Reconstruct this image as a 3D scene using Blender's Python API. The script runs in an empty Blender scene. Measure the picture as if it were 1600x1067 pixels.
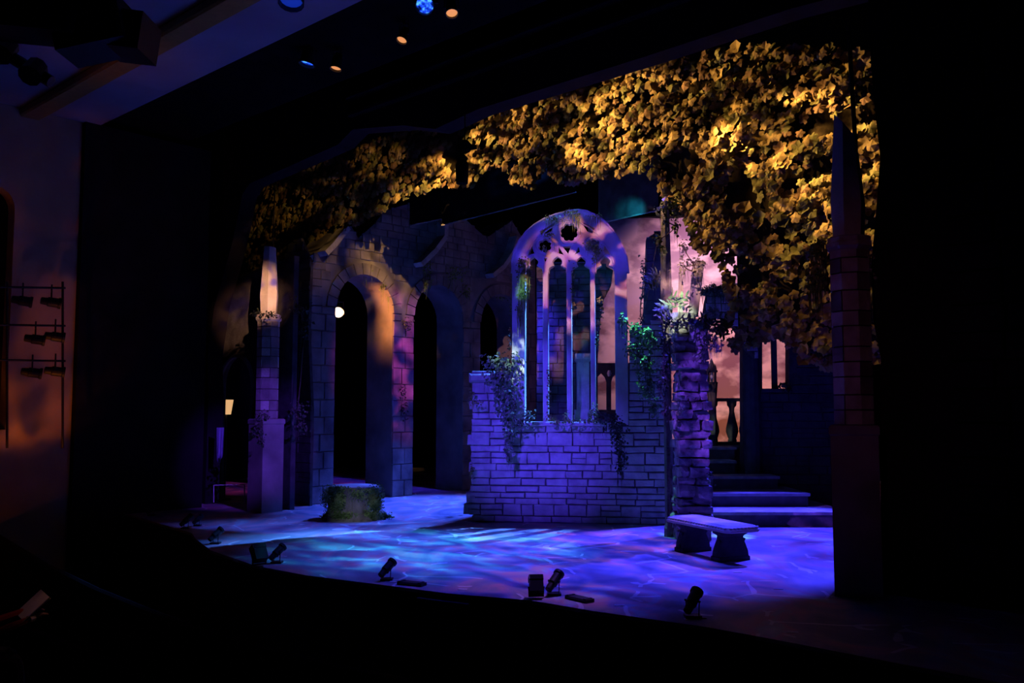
import bpy, bmesh, math, random
from mathutils import Vector, Matrix, noise

scene = bpy.context.scene
COL = scene.collection
RND = random.Random(7)

# ------------------------------------------------------------------ camera
F_PX, CAM_H, HOR = 1400.0, 1.92, 642.0
TP = (HOR - 533.5) / F_PX
PITCH = math.atan(TP)
cam_d = bpy.data.cameras.new('camera'); cam = bpy.data.objects.new('camera', cam_d); COL.objects.link(cam)
cam_d.sensor_width = 36.0; cam_d.lens = 36.0 * F_PX / 1600.0
cam_d.clip_start = 0.05; cam_d.clip_end = 200
cam.location = (0, 0, CAM_H); cam.rotation_euler = (math.pi / 2 + PITCH, 0, 0)
scene.camera = cam
vs = scene.view_settings
vs.view_transform = 'Standard'; vs.look = 'None'; vs.gamma = 1.0; vs.exposure = 0.0
vs.use_curve_mapping = False
scene.display_settings.display_device = 'sRGB'

def ray(px, py):
    cp, sp = math.cos(PITCH), math.sin(PITCH)
    a = (px - 800.0) / F_PX; b = (533.5 - py) / F_PX
    return Vector((a, cp - b * sp, sp + b * cp))
def P(px, py, Y):
    r = ray(px, py); k = Y / r.y
    return Vector((r.x * k, Y, CAM_H + r.z * k))
def G(px, py, z=0.0):
    r = ray(px, py); k = (z - CAM_H) / r.z
    return Vector((r.x * k, r.y * k, z))

# stage axes: U runs along the stage front to the right, V runs upstage
U2 = Vector((0.747, -0.665)).normalized(); V2 = Vector((0.665, 0.747)).normalized()

# ------------------------------------------------------------------ world
w = bpy.data.worlds.new('world'); scene.world = w; w.use_nodes = True
bg = w.node_tree.nodes['Background']; bg.inputs[0].default_value = (0.25, 0.2, 0.6, 1); bg.inputs[1].default_value = 0.0004

# ------------------------------------------------------------------ stage lamps
def spot(name, loc, tgt, W, col, deg, blend=0.6, size=0.06, gobo=None):
    d = bpy.data.lights.new(name, 'SPOT'); o = bpy.data.objects.new(name, d); COL.objects.link(o)
    d.energy = W; d.color = col; d.spot_size = math.radians(deg); d.spot_blend = blend; d.shadow_soft_size = size
    loc = Vector(loc); o.location = loc
    o.rotation_euler = (Vector(tgt) - loc).to_track_quat('-Z', 'Y').to_euler()
    if gobo:
        d.use_nodes = True
        nt = d.node_tree; N = nt.nodes; L = nt.links
        em = N['Emission']
        tc = N.new('ShaderNodeTexCoord'); mp = N.new('ShaderNodeMapping')
        mp.inputs['Scale'].default_value = gobo.get('stretch', (1, 1, 1))
        mp.inputs['Location'].default_value = (gobo.get('seed', 0.0), gobo.get('seed', 0.0) * 1.7, 0)
        mp.inputs['Rotation'].default_value = (0, 0, math.radians(gobo.get('rot', 0)))
        nz = N.new('ShaderNodeTexNoise'); nz.inputs['Scale'].default_value = gobo['scale']
        nz.inputs['Detail'].default_value = gobo.get('detail', 2.0)
        nz.inputs['Distortion'].default_value = gobo.get('dist', 0.3)
        cr = N.new('ShaderNodeValToRGB')
        els = cr.color_ramp.elements
        ramp = gobo['ramp']
        els[0].position = ramp[0][0]; els[0].color = (*ramp[0][1], 1)
        els[1].position = ramp[-1][0]; els[1].color = (*ramp[-1][1], 1)
        for p, c in ramp[1:-1]:
            e = els.new(p); e.color = (*c, 1)
        L.new(tc.outputs['Normal'], mp.inputs['Vector']); L.new(mp.outputs['Vector'], nz.inputs['Vector'])
        L.new(nz.outputs['Fac'], cr.inputs['Fac']); L.new(cr.outputs['Color'], em.inputs['Color'])
    return o
def area(name, loc, tgt, W, col, sx, sy, spread=180):
    d = bpy.data.lights.new(name, 'AREA'); o = bpy.data.objects.new(name, d); COL.objects.link(o)
    d.energy = W; d.color = col; d.shape = 'RECTANGLE'; d.size = sx; d.size_y = sy; d.spread = math.radians(spread)
    loc = Vector(loc); o.location = loc
    o.rotation_euler = (Vector(tgt) - loc).to_track_quat('-Z', 'Y').to_euler()
    return o

VV = Vector((V2.x, V2.y, 0)); UU = Vector((U2.x, U2.y, 0))
def back(tgt, dist, h, side=0.0):
    return Vector(tgt) + VV * dist + UU * side + Vector((0, 0, h))

BLUE = (0.045, 0.040, 1.0); CYAN = (0.075, 0.27, 1.0); VIOLET = (0.075, 0.030, 1.0)
t = G(640, 852)
spot('backlight_cyan', back(t, 7.2, 8.6, 0.3), t, 30000, CYAN, 30, 0.75, 0.05,
     dict(scale=11, seed=1.3, ramp=[(0.34, (.16, .12, .30)), (0.60, (1, 1, 1))]))
t = G(450, 842)
spot('backlight_left', back(t, 6.6, 8.0, 0.0), t, 8000, BLUE, 36, 1.0, 0.05,
     dict(scale=10, seed=4.3, ramp=[(0.34, (.3, .3, .3)), (0.62, (1.4, 3.4, 1))]))
t = G(1190, 846)
spot('backlight_right', back(t, 6.4, 7.6, 0.0), t, 20000, BLUE, 32, 0.45, 0.05,
     dict(scale=11, seed=2.1, ramp=[(0.34, (.45, .3, .35)), (0.60, (1, 1, 1))]))
t = G(900, 866)
spot('backlight_middle', back(t, 2.6, 7.6, -0.6), t, 6500, BLUE, 42, 0.8, 0.05,
     dict(scale=13, seed=7.7, ramp=[(0.36, (.5, .5, .5)), (0.50, (1.1, 1, .8)), (0.62, (5.0, 2.0, .55))]))
t = G(690, 790)
spot('backlight_upstage', back(t, 3.6, 7.0, 0.3), t, 12000, (0.04, 0.10, 1.0), 40, 0.8, 0.05)
t = G(680, 858)
spot('toplight_cyan', back(t, 2.0, 7.3, 0.0), t, 6600, (0.035, 0.17, 1.0), 38, 1.0, 0.05,
     dict(scale=9, seed=5.2, dist=0.8, detail=5, stretch=(1, 2.2, 1), ramp=[(0.38, (1.0, .25, .40)), (0.49, (.7, .55, .7)), (0.60, (1.2, 2.2, 1))]))
t = G(900, 880)
spot('toplight_blue', back(t, 1.65, 7.3, 0.0), t, 4000, (0.04, 0.04, 1.0), 46, 1.0, 0.05,
     dict(scale=9, seed=6.6, dist=0.8, detail=5, stretch=(1, 2.2, 1), ramp=[(0.38, (.3, .25, .3)), (0.50, (.9, 1, 1)), (0.62, (5.0, 2.2, .7))]))
# front of house, on the ruined window wall
t = P(822, 660, 15.4)
spot('front_blue_wall', (-4.2, 4.0, 6.6), t, 10000, VIOLET, 14.6, 0.95, 0.05)
t = P(885, 440, 15.4)
spot('front_blue_window', (-2.2, 4.0, 6.3), t, 4000, (0.06, 0.03, 1.0), 16, 0.5, 0.05,
     dict(scale=20, seed=0.4, ramp=[(0.38, (.10, .10, .2)), (0.58, (1, 1, 1))]))
t = P(906, 425, 15.4)
spot('front_pink_window', (2.2, 3.5, 5.6), t, 4400, (1.0, 0.42, 0.42), 10.4, 0.45, 0.02,
     dict(scale=30, seed=5.4, dist=0.6, detail=1.0, ramp=[(0.47, (0, 0, 0)), (0.54, (1, .55, .5)), (0.62, (1.6, 1.6, 1.5))]))
# gold gobos on the leaf border, from lamps hidden behind the header
GOLD = (1.0, 0.52, 0.16)
gob = lambda s, sc, lo=0.43, hi=0.62: dict(scale=sc, seed=s, dist=0.8, detail=2.5, ramp=[(lo, (0.006, 0.006, 0.008)), (hi, (1, 1, 1))])
def hdr(al, z=7.1, up=0.85):     # a point behind the header, al metres left of the right column
    q = Vector((3.58, 9.37)) - U2 * al + V2 * up
    return (q.x, q.y, z)
spot('gold_right', hdr(4.4, 7.0), P(1255, 235, 12.0), 3900, GOLD, 32, 0.7, 0.02, gob(3.3, 7, .48, .62))
spot('gold_right_low', hdr(2.6, 7.0), P(1225, 240, 12.0), 460, GOLD, 46, 0.8, 0.02, gob(1.3, 6, .48, .62))
spot('gold_centre', hdr(7.0, 7.1), P(985, 200, 13.6), 1700, GOLD, 52, 0.7, 0.02, gob(8.8, 8, 0.42, 0.60))
spot('gold_mid_left', hdr(9.6, 7.1), P(800, 236, 15.4), 1300, GOLD, 46, 0.8, 0.02, gob(5.1, 9, 0.38, 0.58))
spot('gold_left', hdr(6.6, 7.1), P(688, 256, 16.3), 1700, GOLD, 27, 0.9, 0.02, gob(6.3, 9, 0.38, 0.60))
spot('gold_far_left', hdr(7.2, 7.1), P(510, 300, 18.2), 300, GOLD, 48, 0.9, 0.02, gob(11.1, 9, 0.46, 0.66))
# side and special lamps
spot('rose_arcade', (1.4, 16.6, 5.6), P(612, 560, 20.2), 2000, (0.75, 0.08, 0.65), 34, 0.9, 0.05,
     dict(scale=14, seed=6.0, ramp=[(0.44, (.02, .03, .3)), (0.60, (1, 1, 1))]))
spot('blue_arcade', (3.2, 15.8, 5.2), P(640, 620, 20.5), 7600, (0.05, 0.03, 1.0), 36, 0.9, 0.05)
spot('blue_arcade_top', (1.4, 16.0, 7.0), P(640, 400, 20.5), 500, (0.05, 0.22, 1.0), 26, 0.9, 0.05,
     dict(scale=12, seed=1.0, ramp=[(0.42, (.04, .03, .1)), (0.6, (1, 1, 1))]))
spot('peach_left_column', (0.2, 6.0, 6.0), P(414, 450, 16.8), 13000, (1.0, 0.44, 0.22), 6.4, 1.0, 0.03,
     dict(scale=40, seed=2.2, ramp=[(0.36, (.25, .25, 1.3)), (0.50, (1, 1, 1))]))
spot('violet_left_column', (1.0, 8.0, 6.0), P(425, 660, 16.8), 4200, (0.20, 0.05, 1.0), 13, 0.8, 0.03)
spot('green_ivy', (1.2, 15.4, 7.0), P(1006, 520, 14.7), 3200, (0.16, 1.0, 0.70), 12, 0.7, 0.03)
spot('teal_border', (2.2, 15.6, 5.6), P(985, 345, 17.0), 40, (0.02, 0.6, 0.8), 50, 1.0, 0.05)
spot('white_fern', (0.8, 8.3, 5.4), P(1050, 468, 13.0), 2400, (0.9, 1.0, 0.75), 6.5, 0.8, 0.02)
spot('peach_pinnacle', (0.6, 6.5, 5.6), P(1064, 425, 13.2), 4200, (1.0, 0.48, 0.42), 7.0, 0.8, 0.02,
     dict(scale=30, seed=4.0, ramp=[(0.40, (.25, .2, .5)), (0.58, (1, 1, 1))]))
spot('ivy_crown_light', (-2.0, 9.0, 6.0), P(795, 545, 15.3), 5200, (0.75, 1.0, 0.85), 7.0, 1.0, 0.02,
     dict(scale=40, seed=2.0, ramp=[(0.44, (.02, .05, .12)), (0.58, (1, 1, 1))]))
spot('moss_light', (-2.0, 8.0, 5.0), P(817, 450, 15.3), 2000, (0.45, 1.0, 0.8), 3.6, 1.0, 0.02)
spot('stump_light', (-1.0, 6.0, 6.2), P(555, 790, 15.7), 1700, (0.45, 0.52, 0.75), 5.0, 1.0, 0.02)
spot('rubble_violet', (-2.6, 7.6, 6.4), P(1086, 610, 12.9), 5200, (0.11, 0.05, 1.0), 11, 0.6, 0.03,
     dict(scale=40, seed=3.0, ramp=[(0.44, (.10, .08, .12)), (0.58, (1.5, .9, .9))]))
spot('sky_wash_pink', (5.0, 19.6, 9.0), P(1110, 480, 24.0), 2300, (1.0, 0.48, 0.68), 62, 0.9, 0.3)
spot('sky_wash_amber', (4.2, 20.6, 0.6), P(1125, 640, 24.0), 1100, (1.0, 0.45, 0.18), 80, 0.9, 0.3)
spot('sky_wash_white', (6.0, 20.0, 8.0), P(1060, 440, 24.0), 900, (1.0, 0.72, 0.78), 30, 1.0, 0.3)
spot('rose_right_column', (-1.0, 3.0, 5.0), P(1330, 560, 9.5), 45, (1.0, 0.25, 0.55), 30, 1.0, 0.1)
# the house
spot('house_amber', (-6.6, 10.2, -0.6), (-10.2, 15.4, 2.4), 22, (1.0, 0.20, 0.02), 70, 1.0, 0.1)
spot('house_amber_low', (-7.5, 13.9, 0.2), P(58, 540, 15.8), 95, (1.0, 0.22, 0.02), 62, 0.8, 0.05,
     dict(scale=5, seed=2.0, ramp=[(0.40, (.12, .12, .12)), (0.6, (1, 1, 1))]))
spot('house_violet', (-3.4, 9.8, 1.0), (-4.5, 12.0, 7.2), 5, (0.55, 0.36, 1.0), 60, 1.0, 0.2)
spot('house_amber_trim', (-6.5, 10.5, 1.0), G(180, 85, 7.2), 40, (1.0, 0.30, 0.03), 26, 1.0, 0.1)

# ------------------------------------------------------------------ helpers
class MB:
    def __init__(self): self.v = []; self.f = []
    def add(self, vs, fs):
        k = len(self.v); self.v += [tuple(x) for x in vs]; self.f += [tuple(k + i for i in f) for f in fs]
    def box(self, c, s, M=None):
        x, y, z = s[0] / 2, s[1] / 2, s[2] / 2; c = Vector(c)
        vs = [Vector((a, b, d)) for a in (-x, x) for b in (-y, y) for d in (-z, z)]
        if M is not None: vs = [M @ q for q in vs]
        self.add([c + q for q in vs], [(0, 1, 3, 2), (4, 6, 7, 5), (0, 4, 5, 1), (2, 3, 7, 6), (0, 2, 6, 4), (1, 5, 7, 3)])
    def tube(self, pts, r, n=6, cap=True):
        pts = [Vector(p) for p in pts]; rs = r if isinstance(r, (list, tuple)) else [r] * len(pts)
        k0 = len(self.v)
        for i, p in enumerate(pts):
            d = (pts[min(i + 1, len(pts) - 1)] - pts[max(i - 1, 0)]).normalized()
            a = d.cross(Vector((0, 0, 1)));
            if a.length < 1e-3: a = d.cross(Vector((1, 0, 0)))
            a.normalize(); b = d.cross(a)
            for j in range(n):
                t_ = 2 * math.pi * j / n
                self.v.append(tuple(p + (a * math.cos(t_) + b * math.sin(t_)) * rs[i]))
        for i in range(len(pts) - 1):
            for j in range(n):
                q = k0 + i * n + j; q2 = k0 + i * n + (j + 1) % n
                self.f.append((q, q2, q2 + n, q + n))
        if cap:
            self.f.append(tuple(k0 + j for j in range(n))[::-1])
            self.f.append(tuple(k0 + (len(pts) - 1) * n + j for j in range(n)))
    def lathe(self, prof, n=16, c=(0, 0, 0), M=None, rot=0.0, sy=1.0):
        k0 = len(self.v); c = Vector(c)
        for r, z in prof:
            for j in range(n):
                t_ = 2 * math.pi * j / n + rot
                q = Vector((r * math.cos(t_), r * math.sin(t_) * sy, z))
                if M is not None: q = M @ q
                self.v.append(tuple(c + q))
        for i in range(len(prof) - 1):
            for j in range(n):
                q = k0 + i * n + j; q2 = k0 + i * n + (j + 1) % n
                self.f.append((q, q2, q2 + n, q + n))
        self.f.append(tuple(k0 + j for j in range(n))[::-1])
        self.f.append(tuple(k0 + (len(prof) - 1) * n + j for j in range(n)))
    def mesh(self, name, off=None, smooth=False):
        m = bpy.data.meshes.new(name)
        vs = self.v
        if off is not None: vs = [(a - off[0], b - off[1], c - off[2]) for a, b, c in vs]
        m.from_pydata(vs, [], self.f); m.validate(); m.update()
        if smooth: m.polygons.foreach_set('use_smooth', [True] * len(m.polygons))
        return m
    def build(self, name, mat, parent=None, smooth=False, loc=None, kind=None):
        """vertices are in world space; the object's origin goes to loc (or its parent's place)"""
        if parent is not None:
            q = parent; off = Vector(parent.location)
            while q.parent is not None: q = q.parent; off = off + Vector(q.location)
        else: off = Vector(loc) if loc is not None else Vector((0, 0, 0))
        m = self.mesh(name, off, smooth); m.materials.append(mat)
        o = bpy.data.objects.new(name, m); COL.objects.link(o)
        if parent is not None: o.parent = parent
        else: o.location = off
        if kind: o['kind'] = kind
        return o
def tag(o, label, cat, group=None):
    o['label'] = label; o['category'] = cat
    if group: o['group'] = group
    return o
def thing(name, label, cat, loc=(0, 0, 0), group=None):
    o = bpy.data.objects.new(name, None); COL.objects.link(o); o.location = loc; o.empty_display_size = 0.2
    return tag(o, label, cat, group)
def struct(o):
    o['kind'] = 'structure'; return o
def inst(name, mesh, parent, loc, rot=None, scale=None):
    o = bpy.data.objects.new(name, mesh); COL.objects.link(o); o.parent = parent
    o.location = loc
    if rot is not None:
        if isinstance(rot, Matrix): o.rotation_euler = rot.to_euler()
        else: o.rotation_euler = rot
    if scale is not None: o.scale = scale
    return o

# ------------------------------------------------------------------ materials
def nodes(name):
    m = bpy.data.materials.new(name); m.use_nodes = True
    return m, m.node_tree.nodes, m.node_tree.links, m.node_tree.nodes['Principled BSDF']
def mat_noise(name, stops, scale=4.0, rough=0.85, bump=0.3, bscale=18.0, spec=0.2, detail=5.0, stretch=(1, 1, 1), metal=0.0, dist=0.0):
    m, N, L, b = nodes(name)
    tc = N.new('ShaderNodeTexCoord'); mp = N.new('ShaderNodeMapping'); mp.inputs['Scale'].default_value = stretch
    nz = N.new('ShaderNodeTexNoise'); nz.inputs['Scale'].default_value = scale; nz.inputs['Detail'].default_value = detail
    nz.inputs['Distortion'].default_value = dist
    cr = N.new('ShaderNodeValToRGB'); e = cr.color_ramp.elements
    e[0].position = stops[0][0]; e[0].color = (*stops[0][1], 1); e[1].position = stops[-1][0]; e[1].color = (*stops[-1][1], 1)
    for p, c in stops[1:-1]:
        q = e.new(p); q.color = (*c, 1)
    geo = N.new('ShaderNodeNewGeometry')
    L.new(geo.outputs['Position'], mp.inputs[0]); L.new(mp.outputs[0], nz.inputs['Vector']); L.new(nz.outputs['Fac'], cr.inputs[0])
    L.new(cr.outputs[0], b.inputs['Base Color'])
    b.inputs['Roughness'].default_value = rough; b.inputs['Specular IOR Level'].default_value = spec; b.inputs['Metallic'].default_value = metal
    if bump:
        n2 = N.new('ShaderNodeTexNoise'); n2.inputs['Scale'].default_value = bscale; n2.inputs['Detail'].default_value = 4
        bp = N.new('ShaderNodeBump'); bp.inputs['Strength'].default_value = bump; bp.inputs['Distance'].default_value = 0.02
        L.new(geo.outputs['Position'], n2.inputs['Vector']); L.new(n2.outputs['Fac'], bp.inputs['Height']); L.new(bp.outputs[0], b.inputs['Normal'])
    return m
def mat_flat(name, col, rough=0.6, metal=0.0, spec=0.3):
    return mat_noise(name, [(0.3, tuple(c * 0.8 for c in col)), (0.7, col)], 9, rough, 0.08, 40, spec, metal=metal)
def mat_emit(name, col, s):
    m, N, L, b = nodes(name)
    b.inputs['Base Color'].default_value = (0.02, 0.02, 0.02, 1)
    b.inputs['Emission Color'].default_value = (*col, 1); b.inputs['Emission Strength'].default_value = s
    return m

M_STONE = mat_noise('grey_stone', [(0.3, (.30, .29, .28)), (0.7, (.55, .54, .52))], 5, 0.9, 0.5, 26)
M_STONE2 = mat_noise('pale_stone', [(0.3, (.42, .41, .39)), (0.7, (.62, .61, .59))], 3, 0.85, 0.25, 30)
M_MORTAR = mat_noise('dark_mortar', [(0.3, (.05, .045, .045)), (0.7, (.10, .095, .09))], 8, 0.95, 0.4, 30)
M_ARC = mat_noise('painted_arcade_stone', [(0.28, (.10, .09, .10)), (0.72, (.34, .31, .31))], 2.2, 0.9, 0.3, 20)
M_ARC2 = mat_noise('smooth_arch_plaster', [(0.3, (.14, .13, .14)), (0.7, (.30, .28, .29))], 1.6, 0.9, 0.15, 16)
M_ROCK = mat_noise('rough_rubble', [(0.3, (.16, .15, .15)), (0.7, (.55, .50, .48))], 7, 0.9, 0.9, 22)
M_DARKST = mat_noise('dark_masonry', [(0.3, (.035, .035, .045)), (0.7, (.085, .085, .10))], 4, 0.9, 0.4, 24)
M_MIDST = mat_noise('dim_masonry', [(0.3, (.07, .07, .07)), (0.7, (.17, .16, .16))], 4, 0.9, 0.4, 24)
M_BLACK = mat_flat('black_metal', (.018, .018, .02), 0.5, 0.0, 0.4)
M_BLACKCLOTH = mat_noise('black_serge', [(0.3, (.004, .004, .005)), (0.7, (.009, .009, .011))], 3, 0.95, 0.2, 30, 0.05)
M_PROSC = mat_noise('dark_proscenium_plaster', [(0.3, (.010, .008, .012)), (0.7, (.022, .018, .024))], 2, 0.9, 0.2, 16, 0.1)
M_FASCIA = mat_noise('black_stage_fascia', [(0.3, (.006, .006, .007)), (0.7, (.012, .011, .012))], 3, 0.8, 0.2, 20, 0.1)
M_BARK = mat_noise('bark', [(0.3, (.08, .065, .06)), (0.7, (.30, .25, .24))], 7, 0.95, 1.0, 30, stretch=(1, 1, .25))
M_CUT = mat_noise('cut_wood', [(0.3, (.28, .24, .24)), (0.7, (.48, .42, .42))], 6, 0.8, 0.3, 30)
M_MOSS = mat_noise('moss', [(0.3, (.06, .10, .03)), (0.5, (.16, .24, .07)), (0.7, (.36, .40, .15))], 9, 0.95, 0.0)
M_IVY = mat_noise('ivy_leaf', [(0.3, (.03, .06, .03)), (0.5, (.10, .17, .08)), (0.72, (.28, .36, .20))], 14, 0.6, 0.0, spec=0.4)
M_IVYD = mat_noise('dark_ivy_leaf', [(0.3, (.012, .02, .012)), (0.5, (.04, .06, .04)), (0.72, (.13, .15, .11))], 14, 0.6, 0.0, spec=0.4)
M_FERN = mat_noise('fern_leaf', [(0.3, (.18, .30, .12)), (0.7, (.50, .60, .34))], 10, 0.55, 0.0, spec=0.4)
M_DRIED = mat_noise('silvery_dry_leaf', [(0.3, (.14, .15, .12)), (0.7, (.46, .46, .38))], 12, 0.7, 0.0)
M_STEM = mat_noise('vine_stem', [(0.3, (.06, .045, .03)), (0.7, (.16, .12, .08))], 12, 0.9, 0.4)
LEAFM = [mat_noise('canopy_leaf_' + n, [(0.3, a), (0.7, b)], 7, 0.75, 0.15, 30) for n, a, b in (
    ('ochre', (.34, .24, .07), (.62, .48, .20)), ('olive', (.16, .17, .05), (.34, .33, .12)), ('umber', (.16, .10, .05), (.34, .22, .11)))]
M_NET = mat_noise('painted_net', [(0.3, (.02, .018, .012)), (0.55, (.07, .055, .03)), (0.7, (.16, .12, .06))], 3, 0.95, 0.3, 20, 0.05)
M_GOLDTRIM = mat_flat('gilt_plaster', (.45, .26, .06), 0.5)
M_CEIL = mat_noise('house_ceiling_plaster', [(0.3, (.30, .27, .32)), (0.7, (.36, .33, .38))], 1, 0.9, 0.1)
M_HWALL = mat_noise('house_wall_plaster', [(0.3, (.42, .30, .20)), (0.7, (.55, .40, .26))], 1.4, 0.9, 0.1)
M_WHITE = mat_flat('white_tape', (.7, .7, .72), 0.7)
M_PAPER = mat_flat('paper', (.62, .58, .52), 0.8)
M_RED = mat_flat('red_cloth', (.30, .02, .02), 0.9)
M_SKIN = mat_flat('skin', (.30, .17, .12), 0.6)
M_HAIR = mat_flat('dark_hair', (.02, .015, .012), 0.6)
M_TROUSER = mat_flat('dark_trousers', (.015, .015, .02), 0.9)
M_SEAT = mat_flat('dark_seat_plush', (.03, .012, .014), 0.95)
M_BLUECLOTH = mat_flat('blue_cloth', (.25, .28, .5), 0.9)
E_ORANGE = mat_emit('amber_lens', (1.0, 0.38, 0.13), 0.85)
E_BLUE = mat_emit('blue_lens', (0.02, 0.16, 1.0), 1.3)
def mat_emit_noise(name, stops, scale, s):
    m = mat_noise(name, stops, scale, .4, 0); N = m.node_tree.nodes; b = N['Principled BSDF']
    cr = [q for q in N if q.type == 'VALTORGB'][0]
    m.node_tree.links.new(cr.outputs[0], b.inputs['Emission Color']); b.inputs['Emission Strength'].default_value = s
    return m
E_BLUE = mat_emit_noise('blue_lens_facets', [(.38, (.0, .005, .05)), (.5, (.01, .06, .9)), (.62, (.1, .5, 1.0))], 14, 1.2)
E_BLUED = mat_emit('deep_blue_lens', (0.004, 0.02, 0.30), 1.0)
E_BULB = mat_emit('hot_amber_lens', (1.0, 0.62, 0.30), 9.0)
E_LAMP = mat_emit('warm_lamp_shade', (1.0, 0.55, 0.24), 0.75)

def mat_floor():
    m, N, L, b = nodes('painted_stage_floor')
    geo = N.new('ShaderNodeNewGeometry')
    mp = N.new('ShaderNodeMapping'); mp.inputs['Scale'].default_value = (1.0, 0.55, 1)
    mp.inputs['Rotation'].default_value = (0, 0, 0.35)
    L.new(geo.outputs['Position'], mp.inputs[0])
    n1 = N.new('ShaderNodeTexNoise'); n1.inputs['Scale'].default_value = 1.15; n1.inputs['Detail'].default_value = 4; n1.inputs['Distortion'].default_value = 1.6
    cr = N.new('ShaderNodeValToRGB'); e = cr.color_ramp.elements
    e[0].position = 0.30; e[0].color = (.13, .15, .22, 1); e[1].position = 0.74; e[1].color = (.55, .60, .56, 1)
    q = e.new(0.46); q.color = (.28, .27, .30, 1)
    q = e.new(0.56); q.color = (.52, .28, .30, 1)
    q = e.new(0.62); q.color = (.36, .42, .44, 1)
    L.new(mp.outputs[0], n1.inputs['Vector']); L.new(n1.outputs['Fac'], cr.inputs[0])
    # painted crazy-paving joints and pale curling strokes (flat paint)
    n0 = N.new('ShaderNodeTexNoise'); n0.inputs['Scale'].default_value = 0.9; n0.inputs['Detail'].default_value = 2
    mx0 = N.new('ShaderNodeMixRGB'); mx0.inputs[0].default_value = 0.35
    L.new(geo.outputs['Position'], n0.inputs['Vector']); L.new(geo.outputs['Position'], mx0.inputs[1]); L.new(n0.outputs['Color'], mx0.inputs[2])
    vo = N.new('ShaderNodeTexVoronoi'); vo.feature = 'DISTANCE_TO_EDGE'; vo.inputs['Scale'].default_value = 1.9
    L.new(mx0.outputs[0], vo.inputs['Vector'])
    lt = N.new('ShaderNodeMath'); lt.operation = 'LESS_THAN'; lt.inputs[1].default_value = 0.022
    L.new(vo.outputs['Distance'], lt.inputs[0])
    n3 = N.new('ShaderNodeTexNoise'); n3.inputs['Scale'].default_value = 1.3
    L.new(geo.outputs['Position'], n3.inputs['Vector'])
    gt = N.new('ShaderNodeMath'); gt.operation = 'GREATER_THAN'; gt.inputs[1].default_value = 0.53
    L.new(n3.outputs['Fac'], gt.inputs[0])
    mu = N.new('ShaderNodeMath'); mu.operation = 'MULTIPLY'; L.new(lt.outputs[0], mu.inputs[0]); L.new(gt.outputs[0], mu.inputs[1])
    mu2 = N.new('ShaderNodeMath'); mu2.operation = 'MULTIPLY'; L.new(mu.outputs[0], mu2.inputs[0]); mu2.inputs[1].default_value = 0.6
    mix = N.new('ShaderNodeMixRGB'); mix.inputs[2].default_value = (.80, .78, .78, 1)
    L.new(mu2.outputs[0], mix.inputs[0]); L.new(cr.outputs[0], mix.inputs[1])
    L.new(mix.outputs[0], b.inputs['Base Color'])
    b.inputs['Roughness'].default_value = 0.55; b.inputs['Specular IOR Level'].default_value = 0.25
    n2 = N.new('ShaderNodeTexNoise'); n2.inputs['Scale'].default_value = 30
    bp = N.new('ShaderNodeBump'); bp.inputs['Strength'].default_value = 0.12; bp.inputs['Distance'].default_value = 0.01
    L.new(geo.outputs['Position'], n2.inputs['Vector']); L.new(n2.outputs['Fac'], bp.inputs['Height']); L.new(bp.outputs[0], b.inputs['Normal'])
    return m
M_FLOOR = mat_floor()

def mat_sky():
    # a painted sunset cloth: lavender and rose clouds over an amber lake
    m, N, L, b = nodes('painted_sunset_cloth')
    geo = N.new('ShaderNodeNewGeometry'); sep = N.new('ShaderNodeSeparateXYZ'); L.new(geo.outputs['Position'], sep.inputs[0])
    mr = N.new('ShaderNodeMapRange'); mr.inputs[1].default_value = 0.8; mr.inputs[2].default_value = 6.5
    L.new(sep.outputs['Z'], mr.inputs[0])
    cr = N.new('ShaderNodeValToRGB'); e = cr.color_ramp.elements
    e[0].position = 0.0; e[0].color = (.10, .08, .04, 1); e[1].position = 1.0; e[1].color = (.62, .48, .60, 1)
    for p, c in ((0.07, (.55, .34, .14)), (0.15, (.60, .34, .12)), (0.19, (.20, .16, .12)), (0.26, (.55, .34, .26)), (0.42, (.50, .28, .30)), (0.6, (.70, .46, .42)), (0.75, (.80, .62, .64))):
        q = e.new(p); q.color = (*c, 1)
    L.new(mr.outputs[0], cr.inputs[0])
    mp = N.new('ShaderNodeMapping'); mp.inputs['Scale'].default_value = (1, 1, 1.5); L.new(geo.outputs['Position'], mp.inputs[0])
    nz = N.new('ShaderNodeTexNoise'); nz.inputs['Scale'].default_value = 1.25; nz.inputs['Detail'].default_value = 10; nz.inputs['Distortion'].default_value = 0.15
    L.new(mp.outputs[0], nz.inputs['Vector'])
    c2 = N.new('ShaderNodeValToRGB'); e2 = c2.color_ramp.elements
    e2[0].position = 0.43; e2[0].color = (.10, .05, .09, 1); e2[1].position = 0.60; e2[1].color = (1.0, .82, .74, 1)
    L.new(nz.outputs['Fac'], c2.inputs[0])
    mx = N.new('ShaderNodeMixRGB'); mx.inputs[0].default_value = 0.6
    L.new(cr.outputs[0], mx.inputs[1]); L.new(c2.outputs[0], mx.inputs[2]); L.new(mx.outputs[0], b.inputs['Base Color'])
    b.inputs['Roughness'].default_value = 1.0; b.inputs['Specular IOR Level'].default_value = 0.0
    return m
M_SKY = mat_sky()

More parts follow.
